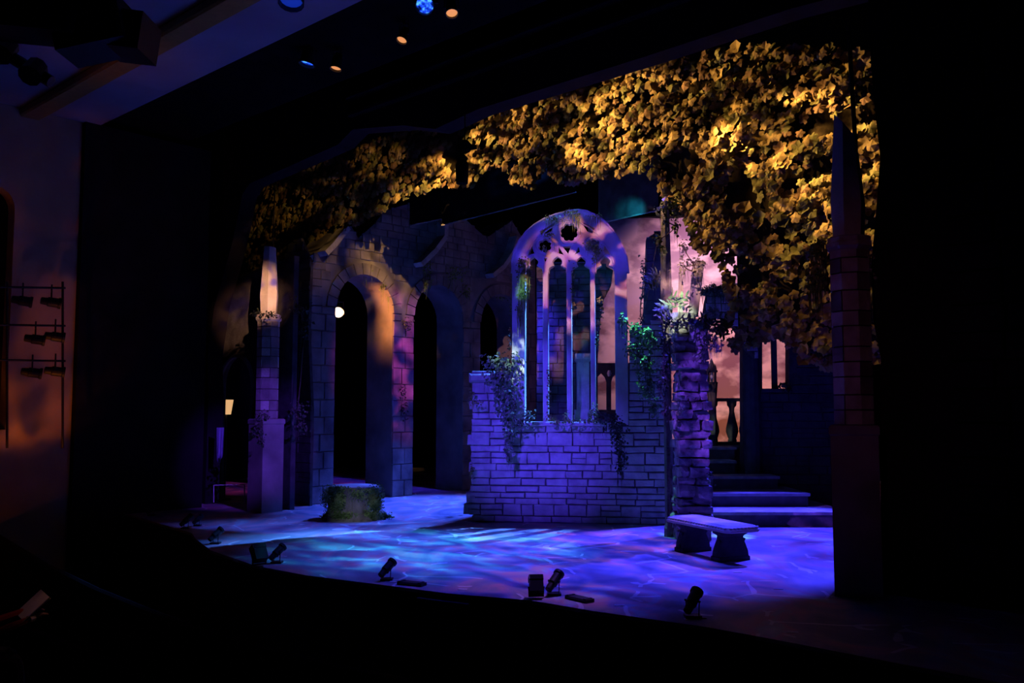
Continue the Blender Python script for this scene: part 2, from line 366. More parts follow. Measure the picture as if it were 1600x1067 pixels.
# ------------------------------------------------------------------ frames (upright planes)
class Frame:
    """a upright plane: a runs along d, b comes out of its face, z is up"""
    def __init__(self, o, d):
        self.o = Vector((o[0], o[1])); self.d = Vector((d[0], d[1])).normalized()
        n = Vector((self.d.y, -self.d.x)); self.n = n
        self.M = Matrix(((self.d.x, self.n.x, 0), (self.d.y, self.n.y, 0), (0, 0, 1)))  # (a, b, z) -> world dir
    def w(self, a, b, z):
        q = self.o + self.d * a + self.n * b
        return Vector((q.x, q.y, z))
    def pix(self, px, py):
        r = ray(px, py); n = self.n
        k = (self.o.dot(n)) / (r.x * n.x + r.y * n.y)
        p = Vector((r.x * k, r.y * k))
        return ((p - self.o).dot(self.d), CAM_H + r.z * k)
    def poly(self, pts): return [self.pix(*p) for p in pts]

def fill2d(outline, holes, thick, fr, b0=0.0, bevel=0.0):
    """outline / holes in (a, z); a solid slab whose front is at b0 + thick"""
    cu = bpy.data.curves.new('tmp', 'CURVE'); cu.dimensions = '2D'; cu.fill_mode = 'BOTH'
    cu.extrude = max(thick / 2 - bevel, 0.001); cu.bevel_depth = bevel; cu.bevel_resolution = 0
    for ring in [outline] + list(holes):
        sp = cu.splines.new('POLY'); sp.points.add(len(ring) - 1); sp.use_cyclic_u = True
        for i, (a, z) in enumerate(ring): sp.points[i].co = (a, z, 0, 1)
    ob = bpy.data.objects.new('tmp', cu)
    m = bpy.data.meshes.new_from_object(ob)
    mb = MB()
    vs = [fr.w(v.co.x, b0 + thick / 2 + v.co.z, v.co.y) for v in m.vertices]
    mb.add(vs, [tuple(p.vertices) for p in m.polygons])
    bpy.data.objects.remove(ob); bpy.data.curves.remove(cu); bpy.data.meshes.remove(m)
    return mb
def inpoly(p, poly):
    x, y = p; c = False; j = len(poly) - 1
    for i in range(len(poly)):
        xi, yi = poly[i]; xj, yj = poly[j]
        if (yi > y) != (yj > y) and x < (xj - xi) * (y - yi) / (yj - yi) + xi: c = not c
        j = i
    return c
def spans(poly, z):
    xs = []
    for i in range(len(poly)):
        x1, z1 = poly[i]; x2, z2 = poly[(i + 1) % len(poly)]
        if (z1 > z) != (z2 > z): xs.append(x1 + (z - z1) * (x2 - x1) / (z2 - z1))
    xs.sort(); return list(zip(xs[::2], xs[1::2]))
def block(fr, a0, a1, z0, z1, b0, b1, ch, rnd=None, jit=0.0):
    """a chamfered ashlar block standing proud of a wall"""
    mb = MB(); j = (lambda: rnd.uniform(-jit, jit)) if rnd else (lambda: 0.0)
    bk = [(a0, z0), (a1, z0), (a1, z1), (a0, z1)]
    md = [(a + j(), z + j()) for a, z in bk]
    ft = [(md[0][0] + ch, md[0][1] + ch), (md[1][0] - ch, md[1][1] + ch), (md[2][0] - ch, md[2][1] - ch), (md[3][0] + ch, md[3][1] - ch)]
    vs = [fr.w(a, b0, z) for a, z in bk] + [fr.w(a, b1 - ch, z) for a, z in md] + [fr.w(a, b1 + j() * .5, z) for a, z in ft]
    fs = []
    for k in range(2):
        for i in range(4):
            q = k * 4 + i; q2 = k * 4 + (i + 1) % 4
            fs.append((q, q2, q2 + 4, q + 4))
    fs.append((8, 9, 10, 11)); fs.append((3, 2, 1, 0))
    mb.add(vs, fs); return mb
def ashlar(fr, poly, parent, mat, rnd, hs, ws, b0, b1, gap=0.012, ch=0.012, jit=0.008, skip=None, name='stone', split=0.35, tall=0.19, bvar=0.012):
    zs = [p[1] for p in poly]; z = min(zs); zt = max(zs); n = 0
    while z < zt - 0.04:
        h = min(rnd.choice(hs), zt - z)
        for s0, s1 in spans(poly, z + h / 2):
            a = s0
            while a < s1 - 0.02:
                wd = rnd.uniform(*ws) * (0.75 if h > tall else 1.0)
                if s1 - a - wd < ws[0] * 0.6: wd = s1 - a
                cells = [(z, z + h)]
                if h > tall and rnd.random() < split: cells = [(z, z + h * .5), (z + h * .5, z + h)]
                for c0, c1 in cells:
                    if skip is None or not skip(a, a + wd, c0, c1):
                        mb = block(fr, a + gap / 2, a + wd - gap / 2, c0 + gap / 2, c1 - gap / 2, b0, b1 + rnd.uniform(-bvar, bvar), ch, rnd, jit)
                        mb.build(name, mat, parent); n += 1
                a += wd
        z += h
    return n
def leaf_quad(mb, p, size, nrm, rnd, droop=0.3):
    n = Vector(nrm).normalized(); up = Vector((rnd.uniform(-1, 1), rnd.uniform(-1, 1), rnd.uniform(-1.2, .3)))
    d = up - n * up.dot(n)
    if d.length < 1e-3: return
    d.normalize(); s = d.cross(n)
    L = size; W = size * 0.42
    p = Vector(p)
    mb.add([p, p + d * L * .45 + s * W + n * size * .12, p + d * L - n * size * droop * .4, p + d * L * .45 - s * W + n * size * .12],
           [(0, 1, 2), (0, 2, 3)])
TOCAM = Vector((0, -1, 0.25))
def blob(mb, centre, rad, n, size, rnd, tocam=TOCAM):
    for _ in range(n):
        q = Vector((rnd.gauss(0, .5), rnd.gauss(0, .5), rnd.gauss(0, .5)))
        q = Vector((max(-1.2, min(1.2, q.x)) * rad[0], max(-1.2, min(1.2, q.y)) * rad[1], max(-1.2, min(1.2, q.z)) * rad[2]))
        nr = q.normalized() * .7 + tocam.normalized() * .6 + Vector((rnd.uniform(-.6, .6), rnd.uniform(-.6, .6), rnd.uniform(-.3, .6))) if q.length > 1e-4 else tocam
        leaf_quad(mb, Vector(centre) + q, size * rnd.uniform(.6, 1.35), nr, rnd)
def strands(mb, top, spread, n, length, rnd, wd=0.006):
    for _ in range(n):
        p = Vector(top) + Vector((rnd.uniform(-1, 1) * spread[0], rnd.uniform(-1, 1) * spread[1], rnd.uniform(-1, 1) * spread[2]))
        L = length * rnd.uniform(.4, 1.1); x = p.copy(); k = 4; prev = None
        sx = Vector((rnd.uniform(-1, 1), rnd.uniform(-.5, .5), 0)).normalized() * wd
        vs = []
        for i in range(k + 1):
            f = 1 - i / k * .7
            vs += [x - sx * f, x + sx * f]
            x = x + Vector((rnd.uniform(-.12, .12), rnd.uniform(-.06, .06), -1)) * (L / k)
        mb.add(vs, [(2 * i, 2 * i + 1, 2 * i + 3, 2 * i + 2) for i in range(k)])
def ivy(name, label, path, dens, size, mat, seed, stem=True, cat='ivy', hang=0, hang_len=0.3):
    """path: (px, py, depth, rx_px, rz_px) clusters joined by a stem"""
    rnd = random.Random(seed)
    pts = [P(a, b, Y) for a, b, Y, *_ in path]
    root = thing(name, label, cat, pts[0]); size *= .82
    mb = MB()
    for (a, b, Y, rx, rz), p in zip(path, pts):
        k = Y / F_PX; ar = rx * rz * k * k
        blob(mb, p, (rx * k, min(rx * k, .16), rz * k), max(30, int(dens * 6.5 * ar / (size * size))), size, rnd)
        if hang: strands(mb, p, (rx * k * .8, .05, rz * k * .5), hang, hang_len, rnd)
    mb.build('foliage', mat, root, kind='stuff')
    if stem and len(pts) > 1:
        ms = MB(); pp = []
        for i in range(len(pts) - 1):
            for s in range(3): pp.append(pts[i].lerp(pts[i + 1], s / 3) + Vector((rnd.uniform(-.03, .03), .02, rnd.uniform(-.02, .02))))
        pp.append(pts[-1]); ms.tube(pp, [0.014 - 0.008 * i / len(pp) for i in range(len(pp))], 5)
        ms.build('stem', M_STEM, root)
    return root

# ================================================================== THE SETTING
PED_R = Vector((3.58, 9.37)); PED_L = Vector((-4.64, 16.7))
PR = Frame(PED_R + V2 * 0.55, U2)      # proscenium plane, a grows to the right
FO = Frame(PED_R + V2 * 2.4, U2)      # leaf border plane

# stage floor with its curved front edge
edge_px = [(60, 778), (120, 788), (165, 796), (200, 804), (240, 815), (300, 833), (306, 842), (330, 860), (400, 884), (480, 899), (600, 914), (700, 927),
           (830, 938), (930, 955), (1100, 979), (1200, 997), (1314, 1019), (1428, 1041), (1560, 1066), (1800, 1110)]
edge = [G(x, y) for x, y in edge_px]
back_pts = [Vector((13, 8, 0)), Vector((19, 22, 0)), Vector((12, 30, 0)), Vector((-10, 31, 0)), Vector((-15, 24, 0))]
ring = edge + back_pts
mb = MB(); n = len(ring)
mb.add([p for p in ring] + [p - Vector((0, 0, .12)) for p in ring], [tuple(range(n)), tuple(range(2 * n - 1, n - 1, -1))] + [(i, n + i, n + (i + 1) % n, (i + 1) % n) for i in range(n)])
struct(mb.build('floor', M_FLOOR))
mb = MB()
for i in range(len(edge) - 1):
    a, b = edge[i], edge[i + 1]
    dn = Vector((b.y - a.y, -(b.x - a.x), 0)).normalized() * -0.04
    mb.add([a - dn * .5 + Vector((0, 0, -.03)), b - dn * .5 + Vector((0, 0, -.03)), b - dn * .5 + Vector((0, 0, -1.3)), a - dn * .5 + Vector((0, 0, -1.3))], [(0, 1, 2, 3)])
wf = struct(mb.build('wall_front', M_FASCIA))
fv = thing('vent_panel', 'framed black vent panel set in the stage front below the footlights', 'vent', P(695, 975, 9.3))
A_, B_ = G(655, 922), G(735, 932)
vf = Frame((A_.x, A_.y), (B_.x - A_.x, B_.y - A_.y)); L_ = (B_ - A_).length
for nm, a0, a1, z0, z1 in (('frame_rail', 0, L_, -.10, -.07), ('frame_rail', 0, L_, -.40, -.37), ('frame_post', 0, .03, -.37, -.10), ('frame_post', L_ - .03, L_, -.37, -.10)):
    block(vf, a0, a1, z0, z1, .01, .05, .006).build(nm, M_BLACK, fv)
for i in range(6): block(vf, .03, L_ - .03, -.36 + i * .044, -.335 + i * .044, .008, .03, .004).build('slat', M_BLACK, fv)

# auditorium floor
mb = MB(); mb.add([(-16, -4, -1.3), (14, -4, -1.3), (14, 14, -1.3), (-16, 24, -1.3)], [(0, 1, 2, 3)])
struct(mb.build('floor_house', M_FASCIA))

# proscenium: left jamb, header, right jamb
def px_on(fr, pts): return [fr.pix(*p) for p in pts]
lj = px_on(PR, [(330, 800), (336, 620), (334, 560), (345, 480), (372, 385), (389, 305), (400, 289)])
aL = PR.pix(120, 640)[0]
hd = px_on(PR, [(400, 289), (538, 229), (562, 205), (640, 199), (690, 205), (758, 174), (1010, 96), (1245, 20)])
hz = PR.pix(758, 174)[1]
left_poly = [(aL, 0)] + lj + [(lj[-1][0], 8.5), (aL, 8.5)]
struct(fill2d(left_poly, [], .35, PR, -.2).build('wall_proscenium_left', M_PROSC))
aR = PR.pix(1372, 300)[0]
head_poly = [lj[-1]] + hd[1:] + [(aR + .02, hz + .0), (aR + .02, 8.5), (lj[-1][0], 8.5)]
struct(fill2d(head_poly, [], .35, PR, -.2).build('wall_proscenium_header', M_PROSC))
rj = px_on(PR, [(1366, 60), (1372, 150), (1383, 250), (1377, 330), (1369, 420), (1372, 500), (1384, 560), (1384, 927)])
right_poly = rj + [(rj[0][0] + 6.5, 0), (rj[0][0] + 6.5, 8.5), (rj[0][0], 8.5)]
right_poly = [(a, max(z, 0)) for a, z in right_poly]
struct(fill2d(right_poly, [], .35, PR, -.2).build('wall_right', M_PROSC))
# moulded gilt-less cornice along the header
for k, (dz, out) in enumerate(((0.55, .10), (0.85, .16))):
    a0 = PR.pix(560, 200)[0]
    block(PR, a0, aR + .5, hz + dz, hz + dz + .09, .1, .15 + out, .02).build('trim_1' if k == 0 else 'trim_2', M_PROSC)['kind'] = 'structure'
# stone pilaster strips on the right-hand proscenium wall
rp = thing('stone_pilaster', 'very dark stone-block pilaster at the far right of the stage', 'pilaster', PR.w(aR + 1.2, .15, 0))
rr = random.Random(5)
z = 0.0
while z < 6.2:
    h = rr.choice((.28, .34)); a = aR + .75; off = rr.uniform(0, .2)
    for wd in (.55 - off, .35 + off):
        block(PR, a + .006, a + wd - .006, z + .006, z + h - .006, .15, .24 + rr.uniform(-.01, .02), .012).build('stone', M_PROSC, rp); a += wd
    z += h

# house left wall, in two bays, ceiling and gilt beam
HB = P(330, 700, 18.0)
HL = Frame((-6.4, 18.0), -V2)           # runs from the proscenium towards the house; face looks right
def HLn(): pass
HLF = Frame((-6.4 - .665 * 9, 18.0 - .747 * 9), V2)   # same plane, face n points to the right/front
aw = HLF.pix(112, 640)[0]
w_poly = [(-3, -1.3), (aw, -1.3), (aw, 7.25), (-3, 7.25)]
# round-headed niche
nx0, nz1 = HLF.pix(-60, 480)[0], HLF.pix(5, 290)[1]
nx1 = HLF.pix(20, 400)[0]
nr_ = (nx1 - nx0) / 2; cx = (nx0 + nx1) / 2
niche = [(nx0, 1.6), (nx1, 1.6)] + [(cx + nr_ * math.cos(q * math.pi / 12), nz1 - nr_ + nr_ * math.sin(q * math.pi / 12)) for q in range(13)]
struct(fill2d(w_poly, [niche], .3, HLF, -.3).build('wall_left', M_HWALL))
mb = MB(); mb.add([HLF.w(nx0 - .3, -.32, 1.2), HLF.w(nx1 + .3, -.32, 1.2), HLF.w(nx1 + .3, -.32, nz1 + .4), HLF.w(nx0 - .3, -.32, nz1 + .4)], [(0, 1, 2, 3)])
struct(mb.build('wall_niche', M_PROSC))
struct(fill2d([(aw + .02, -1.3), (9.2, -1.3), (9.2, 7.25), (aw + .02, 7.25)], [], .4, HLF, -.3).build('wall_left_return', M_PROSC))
c1, c2 = G(305, 125, 7.25), G(510, 30, 7.25)
cf = Frame((c1.x, c1.y), U2)
mb = MB()
q = [cf.w(-6.5, 0, 7.25), cf.w(16, 0, 7.25), cf.w(16, 9, 7.25), cf.w(-6.5, 9, 7.25)]
mb.add(q + [p + Vector((0, 0, .2)) for p in q], [(0, 1, 2, 3), (7, 6, 5, 4)] + [(i, i + 4, (i + 1) % 4 + 4, (i + 1) % 4) for i in range(4)])
struct(mb.build('ceiling', M_CEIL))
g1 = G(75, 160, 7.2); gf = Frame((g1.x, g1.y), U2)
block(gf, -1.0, 15, 7.10, 7.26, -.16, .16, .03).build('trim_3', M_GOLDTRIM)['kind'] = 'structure'
# black soffit and borders above the opening
mb = MB(); mb.box(cf.w(4, -.9, 7.5), (21, 1.9, .2), Matrix.Rotation(math.atan2(U2.y, U2.x), 3, 'Z')); struct(mb.build('ceiling_soffit', M_BLACKCLOTH))

# black masking round the stage
mb = MB()
for a, b in (((-9.5, 20), (-6.0, 31)), ((-6.0, 31), (14, 30.0)), ((14, 30.0), (17, 14)), ((17, 14), (12, 8.5))):
    mb.add([(a[0], a[1], 0), (b[0], b[1], 0), (b[0], b[1], 10), (a[0], a[1], 10)], [(0, 1, 2, 3)])
struct(mb.build('wall_back', M_BLACKCLOTH))

# ================================================================== SUNSET CLOTH
SK = Frame((-2.0, 24.6), (1, -0.06))
mb = MB(); nx, nz = 40, 8
for i in range(nx + 1):
    for j in range(nz + 1):
        mb.v.append(tuple(SK.w(4.1 + i * 0.18, 0.03 * math.sin(i * .9), 0.4 + j * .85)))
mb.f = [(i * (nz + 1) + j, (i + 1) * (nz + 1) + j, (i + 1) * (nz + 1) + j + 1, i * (nz + 1) + j + 1) for i in range(nx) for j in range(nz)]
sky = thing('backdrop', 'painted sunset cloth with rose clouds above an amber lake', 'backdrop', SK.w(5, 0, 0))
mb.build('cloth', M_SKY, sky, smooth=True)
mb = MB(); mb.tube([SK.w(4.0, 0, 7.22), SK.w(11.2, 0, 7.22)], .03); mb.build('batten', M_BLACK, sky)
mb = MB(); mb.tube([SK.w(4.1, 0, .38), SK.w(11.0, 0, .38)], .03); mb.build('bottom_pipe', M_BLACK, sky)

# ================================================================== RUINED WINDOW WALL
o_, e_ = G(738, 815), G(1048, 820)
WF = Frame((o_.x, o_.y), (e_.x - o_.x, e_.y - o_.y))
rw = thing('ruined_window_wall', 'violet-lit ruined stone wall with a four-light gothic tracery window', 'ruined wall', o_)
wall_px = [(739, 815), (731, 792), (737, 742), (735, 702), (738, 642), (737, 602), (737, 588), (800, 586), (800, 664), (982, 664), (982, 640), (984, 520), (1005, 506), (1035, 500), (1048, 505), (1047, 821)]
wp = WF.poly(wall_px); wp = [(a, max(0.0, z)) for a, z in wp]
core = [(a + (0.05 if i < 7 else 0), z - (.03 if 6 <= i <= 7 else 0)) for i, (a, z) in enumerate(wp)]
fill2d(core, [], .36, WF, -.36).build('mortar_core', M_MORTAR, rw)
rnd = random.Random(21)
n_st = ashlar(WF, wp, rw, M_STONE, rnd, (.10, .115, .13, .20, .23), (.26, .58), -.05, .035, gap=.016, ch=.012, jit=.009)
# ragged left end: a few end stones turned out of the wall
for z0, z1, out in ((.12, .30, .09), (.34, .50, .06), (.85, 1.02, .05), (1.32, 1.5, .06), (1.95, 2.1, .05)):
    a = spans(wp, (z0 + z1) / 2)[0][0]
    block(WF, a - out, a + .14, z0, z1, -.30, .0, .02, rnd, .012).build('stone', M_STONE, rw)
# coping
c0, c1 = WF.pix(734, 596), WF.pix(758, 583)
block(WF, c0[0], WF.pix(800, 590)[0], c0[1] - .02, c1[1] + .01, -.36, .09, .04, rnd, .01).build('coping_stone', M_STONE, rw)
s0, s1 = WF.pix(818, 664), WF.pix(962, 659)
block(WF, s0[0], s1[0], s0[1] - .02, s1[1], -.36, .07, .015).build('sill', M_STONE2, rw)
# window: tracery plate, jambs, mullions
outer = [(800, 425), (800, 405), (804, 390), (812, 374), (822, 361), (835, 350), (850, 341), (868, 334), (888, 329), (903, 327), (917, 329), (931, 335), (944, 344), (956, 356), (966, 371), (974, 386), (979, 400), (982, 425)]
lights = [(820, 848), (857, 885), (894, 922), (931, 960)]
head = [(-1, 425), (-1, 421), (-.86, 418), (-.62, 416.4), (-.42, 414.6), (-.55, 411.5), (-.54, 407.5), (-.36, 404.2), (0, 400.2),
        (.36, 404.2), (.54, 407.5), (.55, 411.5), (.42, 414.6), (.62, 416.4), (.86, 418), (1, 421), (1, 425)]
out_pts = list(outer)
for x0, x1 in reversed(lights):
    m_, h_ = (x0 + x1) / 2, (x1 - x0) / 2
    out_pts += [(m_ + h_ * a, z) for a, z in reversed(head)]
def foil(cx, cy, r1, r2, nl=6, rot=0.0, k=48):
    pts = []
    for i in range(k):
        th = 2 * math.pi * i / k; st = 2 * math.pi / nl
        d = ((th - rot + st / 2) % st) - st / 2
        s = max(0.0, r1 * r1 - (r2 * math.sin(d)) ** 2)
        r = r2 * math.cos(d) + math.sqrt(s); pts.append((cx + r * math.cos(th), cy + r * math.sin(th)))
    return pts
holes = [foil(889, 363, 5.6, 9.2, 8, .39), foil(851.5, 384, 4.6, 6.6, 6, math.pi / 6), foil(927, 383, 4.6, 6.6, 6, math.pi / 6),
         [(832, 381), (824, 400), (836, 396.5), (833, 389)], [(945, 380), (941.5, 391), (944, 396), (956, 399.5), (951, 388)],
         [(868, 346.5), (845, 361), (853, 366), (862, 362), (865.5, 353)], [(911, 347), (930, 357), (926, 366), (917, 362), (912, 354)],
         [(872.5, 384), (882, 399), (872, 396.5)], [(878, 385), (893, 385), (888, 398)], [(904.5, 384), (907, 394), (897, 399)],
         [(922.5, 403), (930.5, 403), (926.5, 411)], [(848.5, 403), (856, 403), (852.5, 411)], [(886.5, 406.5), (892, 406.5), (889.4, 412)],
         ]
T_ = fill2d(WF.poly(out_pts), [WF.poly(h) for h in holes], .16, WF, -.14, .008)
T_.build('tracery', M_STONE2, rw)
# proud mouldings: hood rim along the outer arch and rings round the foils
hood = MB(); hood.tube([WF.w(a, .02, z) for a, z in WF.poly([(x, y + 2) for x, y in outer])], .022, 6); hood.build('hood_mould', M_STONE2, rw)
inner = [(820, 425), (821, 408), (826, 393), (834, 380), (845, 368), (858, 358), (874, 350), (890, 347), (906, 348), (921, 356), (934, 367), (944, 380), (953, 395), (959, 412), (960, 425)]
hm = MB(); hm.tube([WF.w(a, .03, z) for a, z in WF.poly(inner)], .013, 5); hm.build('inner_mould', M_STONE2, rw)
for cx_, cy_, r_ in ((889, 363, 19), (851.5, 384, 14.5), (927, 383, 14.5)):
    ringm = MB(); ringm.tube([WF.w(*(lambda q: (q[0], .025, q[1]))(WF.pix(cx_ + r_ * math.cos(i * math.pi / 12), cy_ + r_ * math.sin(i * math.pi / 12)))) for i in range(25)], .016, 5, False)
    ringm.build('foil_ring', M_STONE2, rw)
for x0, x1 in lights:
    m_, h_ = (x0 + x1) / 2, (x1 - x0) / 2
    cm = MB(); cm.tube([WF.w(*(lambda q: (q[0], .022, q[1]))(WF.pix(m_ + h_ * a * 1.03, y - .6))) for a, y in head], .011, 5); cm.build('cusp_mould', M_STONE2, rw)
def slab(x0, x1, y0, y1, b0, b1, nm, mat=M_STONE2, ch=.012):
    a0, z1 = WF.pix(x0, y0); a1, z0 = WF.pix(x1, y1)
    return block(WF, a0, a1, z0, z1, b0, b1, ch).build(nm, mat, rw)
slab(800, 820, 425, 664, -.22, .02, 'jamb'); slab(960, 982, 425, 664, -.22, .02, 'jamb')
for x0, x1 in ((848, 857), (885, 894), (922, 931)): slab(x0, x1, 425, 661, -.14, .025, 'mullion')

# ================================================================== ARCADE (runs upstage)
AF = Frame((-3.96, 18.8), V2)
arc = thing('ruined_arcade', 'purple-lit ruined stone arcade of three tall round arches on the left', 'arcade', AF.w(0, 0, 0))
OPEN = [(0.29, 1.89), (2.52, 4.12), (4.75, 6.35)]; SPR = 4.12; TH = .9; RAD = .80
top_px = [(484, 400), (500, 392), (512, 385), (528, 362), (548, 352), (560, 372), (585, 350), (600, 330), (640, 318), (660, 350), (688, 310), (700, 318), (730, 345), (760, 372), (800, 345)]
tops = []
for x, y in top_px:
    a, z = AF.pix(x, y); tops.append((a, z))
aE = 6.9
outl = [(-.36, 0)]
for a0, a1 in OPEN:
    c = (a0 + a1) / 2
    outl += [(a0, 0)] + [(c - RAD * math.cos(q * math.pi / 14), SPR + RAD * math.sin(q * math.pi / 14)) for q in range(15)] + [(a1, 0)]
outl += [(aE, 0), (aE, 6.0)] + [(min(a, aE - .05), z) for a, z in reversed(tops)]
fill2d(outl, [], TH, AF, -TH).build('wall_core', M_ARC2, arc)
rnd = random.Random(33)
def ring_skip(a0, a1, z0, z1):
    for o0, o1 in OPEN:
        c = (o0 + o1) / 2
        for a in (a0, (a0 + a1) / 2, a1):
            for z in (z0, z1):
                if z < SPR and o0 - .02 < a < o1 + .02: return True
                if z >= SPR and math.hypot(a - c, z - SPR) < RAD + .26: return True
    return False
# quoined piers
for p0, p1 in ((-.36, .29), (1.89, 2.52), (4.12, 4.75), (6.35, 6.9)):
    z = 0.0; k = 0
    while z < SPR - .05:
        h = min(.36, SPR - z); m_ = p0 + (p1 - p0) * (.42 if k % 2 else .58)
        for q0, q1 in ((p0, m_), (m_, p1)):
            block(AF, q0 + .007, q1 - .007, z + .007, z + h - .007, -.02, .03 + rnd.uniform(-.008, .008), .012, rnd, .004).build('stone', M_ARC, arc)
        z += h; k += 1
for o0, o1 in OPEN:
    c = (o0 + o1) / 2; nv = 13
    for i in range(nv):
        t0, t1 = math.pi * i / nv + .012, math.pi * (i + 1) / nv - .012
        r0, r1 = RAD, RAD + .25
        vs = []
        for b_ in (-.02, .045):
            for th, r in ((t0, r0), (t1, r0), (t1, r1), (t0, r1)):
                vs.append(AF.w(c - r * math.cos(th), b_, SPR + r * math.sin(th)))
        mb = MB(); mb.add(vs, [(0, 1, 2, 3), (4, 5, 6, 7), (0, 1, 5, 4), (1, 2, 6, 5), (2, 3, 7, 6), (3, 0, 4, 7)]); mb.build('voussoir', M_ARC, arc)
span_poly = [(-.36, SPR), (aE - .05, SPR), (aE - .05, 5.9)] + [(min(a, aE - .06), z - .05) for a, z in reversed(tops)]
ashlar(AF, span_poly, arc, M_ARC, rnd, (.16, .2), (.3, .5), -.02, .028, gap=.012, ch=.01, jit=.004, skip=ring_skip, split=0)
# broken vault ribs springing from the piers towards the stage
for a_, pts in ((.10, [(497, 398), (510, 385), (520, 372), (532, 358)]), (2.2, [(646, 415), (668, 394), (684, 372), (685, 340), (684, 312)]), (4.45, [(758, 432), (775, 418), (790, 396), (797, 372)])):
    pw = [AF.w(q[0], .20, q[1]) for q in AF.poly(pts)]
    mb = MB()
    for i in range(len(pw) - 1):
        p, q = pw[i], pw[i + 1]; d_ = (q - p).normalized()
        side = Vector((AF.n.x, AF.n.y, 0)) * .10; up = d_.cross(side).normalized() * .06
        vs = [p - side * 2 - up, p + side - up, p + side + up, p - side * 2 + up, q - side * 2 - up, q + side - up, q + side + up, q - side * 2 + up]
        mb.add(vs, [(3, 2, 1, 0), (4, 5, 6, 7), (0, 1, 5, 4), (1, 2, 6, 5), (2, 3, 7, 6), (3, 0, 4, 7)])
    mb.build('vault_rib', M_STONE, arc)

# hot amber stage lamp behind the first arch
lp = AF.w(OPEN[0][0] + .35, -1.05, 0); lp = P(527, 489, 19.9)
def fixture(name, label, loc, aim, rad, length, lens_mat, group=None, floor_z=None, hang_z=None, cat='stage light'):
    loc = Vector(loc); root = thing(name, label, cat, loc, group)
    d = Vector(aim).normalized(); R = d.to_track_quat('Z', 'Y').to_matrix()
    mb = MB(); mb.lathe([(rad * .35, -length * .55), (rad * .62, -length * .52), (rad * .7, -length * .2), (rad * .86, -length * .16), (rad * .86, length * .34), (rad, length * .38), (rad, length * .5), (rad * .9, length * .5), (rad * .88, length * .36)], 14, loc, R)
    mb.build('housing', M_BLACK, root)
    mb = MB(); mb.lathe([(rad * .86, length * .36), (rad * .6, length * .375), (.003, length * .38)], 14, loc, R); mb.build('lens', lens_mat, root)
    side = d.cross(Vector((0, 0, 1)));
    if side.length < .1: side = Vector((1, 0, 0))
    side.normalize()
    down = -1 if floor_z is not None else 1
    zend = floor_z if floor_z is not None else (hang_z if hang_z is not None else loc.z + rad * 2.2)
    ym = MB(); zb = loc.z + down * rad * 1.9
    if floor_z is not None: zb = floor_z + .02
    ym.tube([loc + side * rad * 1.08, Vector((loc.x, loc.y, zb)) + side * rad * 1.0, Vector((loc.x, loc.y, zb)) - side * rad * 1.0, loc - side * rad * 1.08], rad * .10, 5)
    ym.build('yoke', M_BLACK, root)
    for s in (-1, 1):
        kb = MB(); kb.tube([loc + side * s * rad * .8, loc + side * s * rad * 1.25], rad * .16, 6); kb.build('pivot_knob', M_BLACK, root)
    bm_ = MB()
    if floor_z is not None: bm_.box((loc.x, loc.y, floor_z + .012), (rad * 2.4, rad * 2.0, .024))
    else: bm_.tube([(loc.x, loc.y, zb), (loc.x, loc.y, zend)], rad * .14, 6)
    bm_.build('base_plate' if floor_z is not None else 'hanger', M_BLACK, root)
    return root
fixture('stage_lamp', 'lit amber stage lamp glowing inside the first arch of the arcade', lp, (Vector((.35, -.9, .02))), .13, .3, E_BULB, floor_z=None, hang_z=lp.z + .9)
spot('amber_arch_lamp', lp + Vector((.10, -.10, .0)), AF.w(OPEN[0][1], -.4, lp.z - .0), 900, (1.0, 0.30, 0.07), 100, 0.9, 0.06)

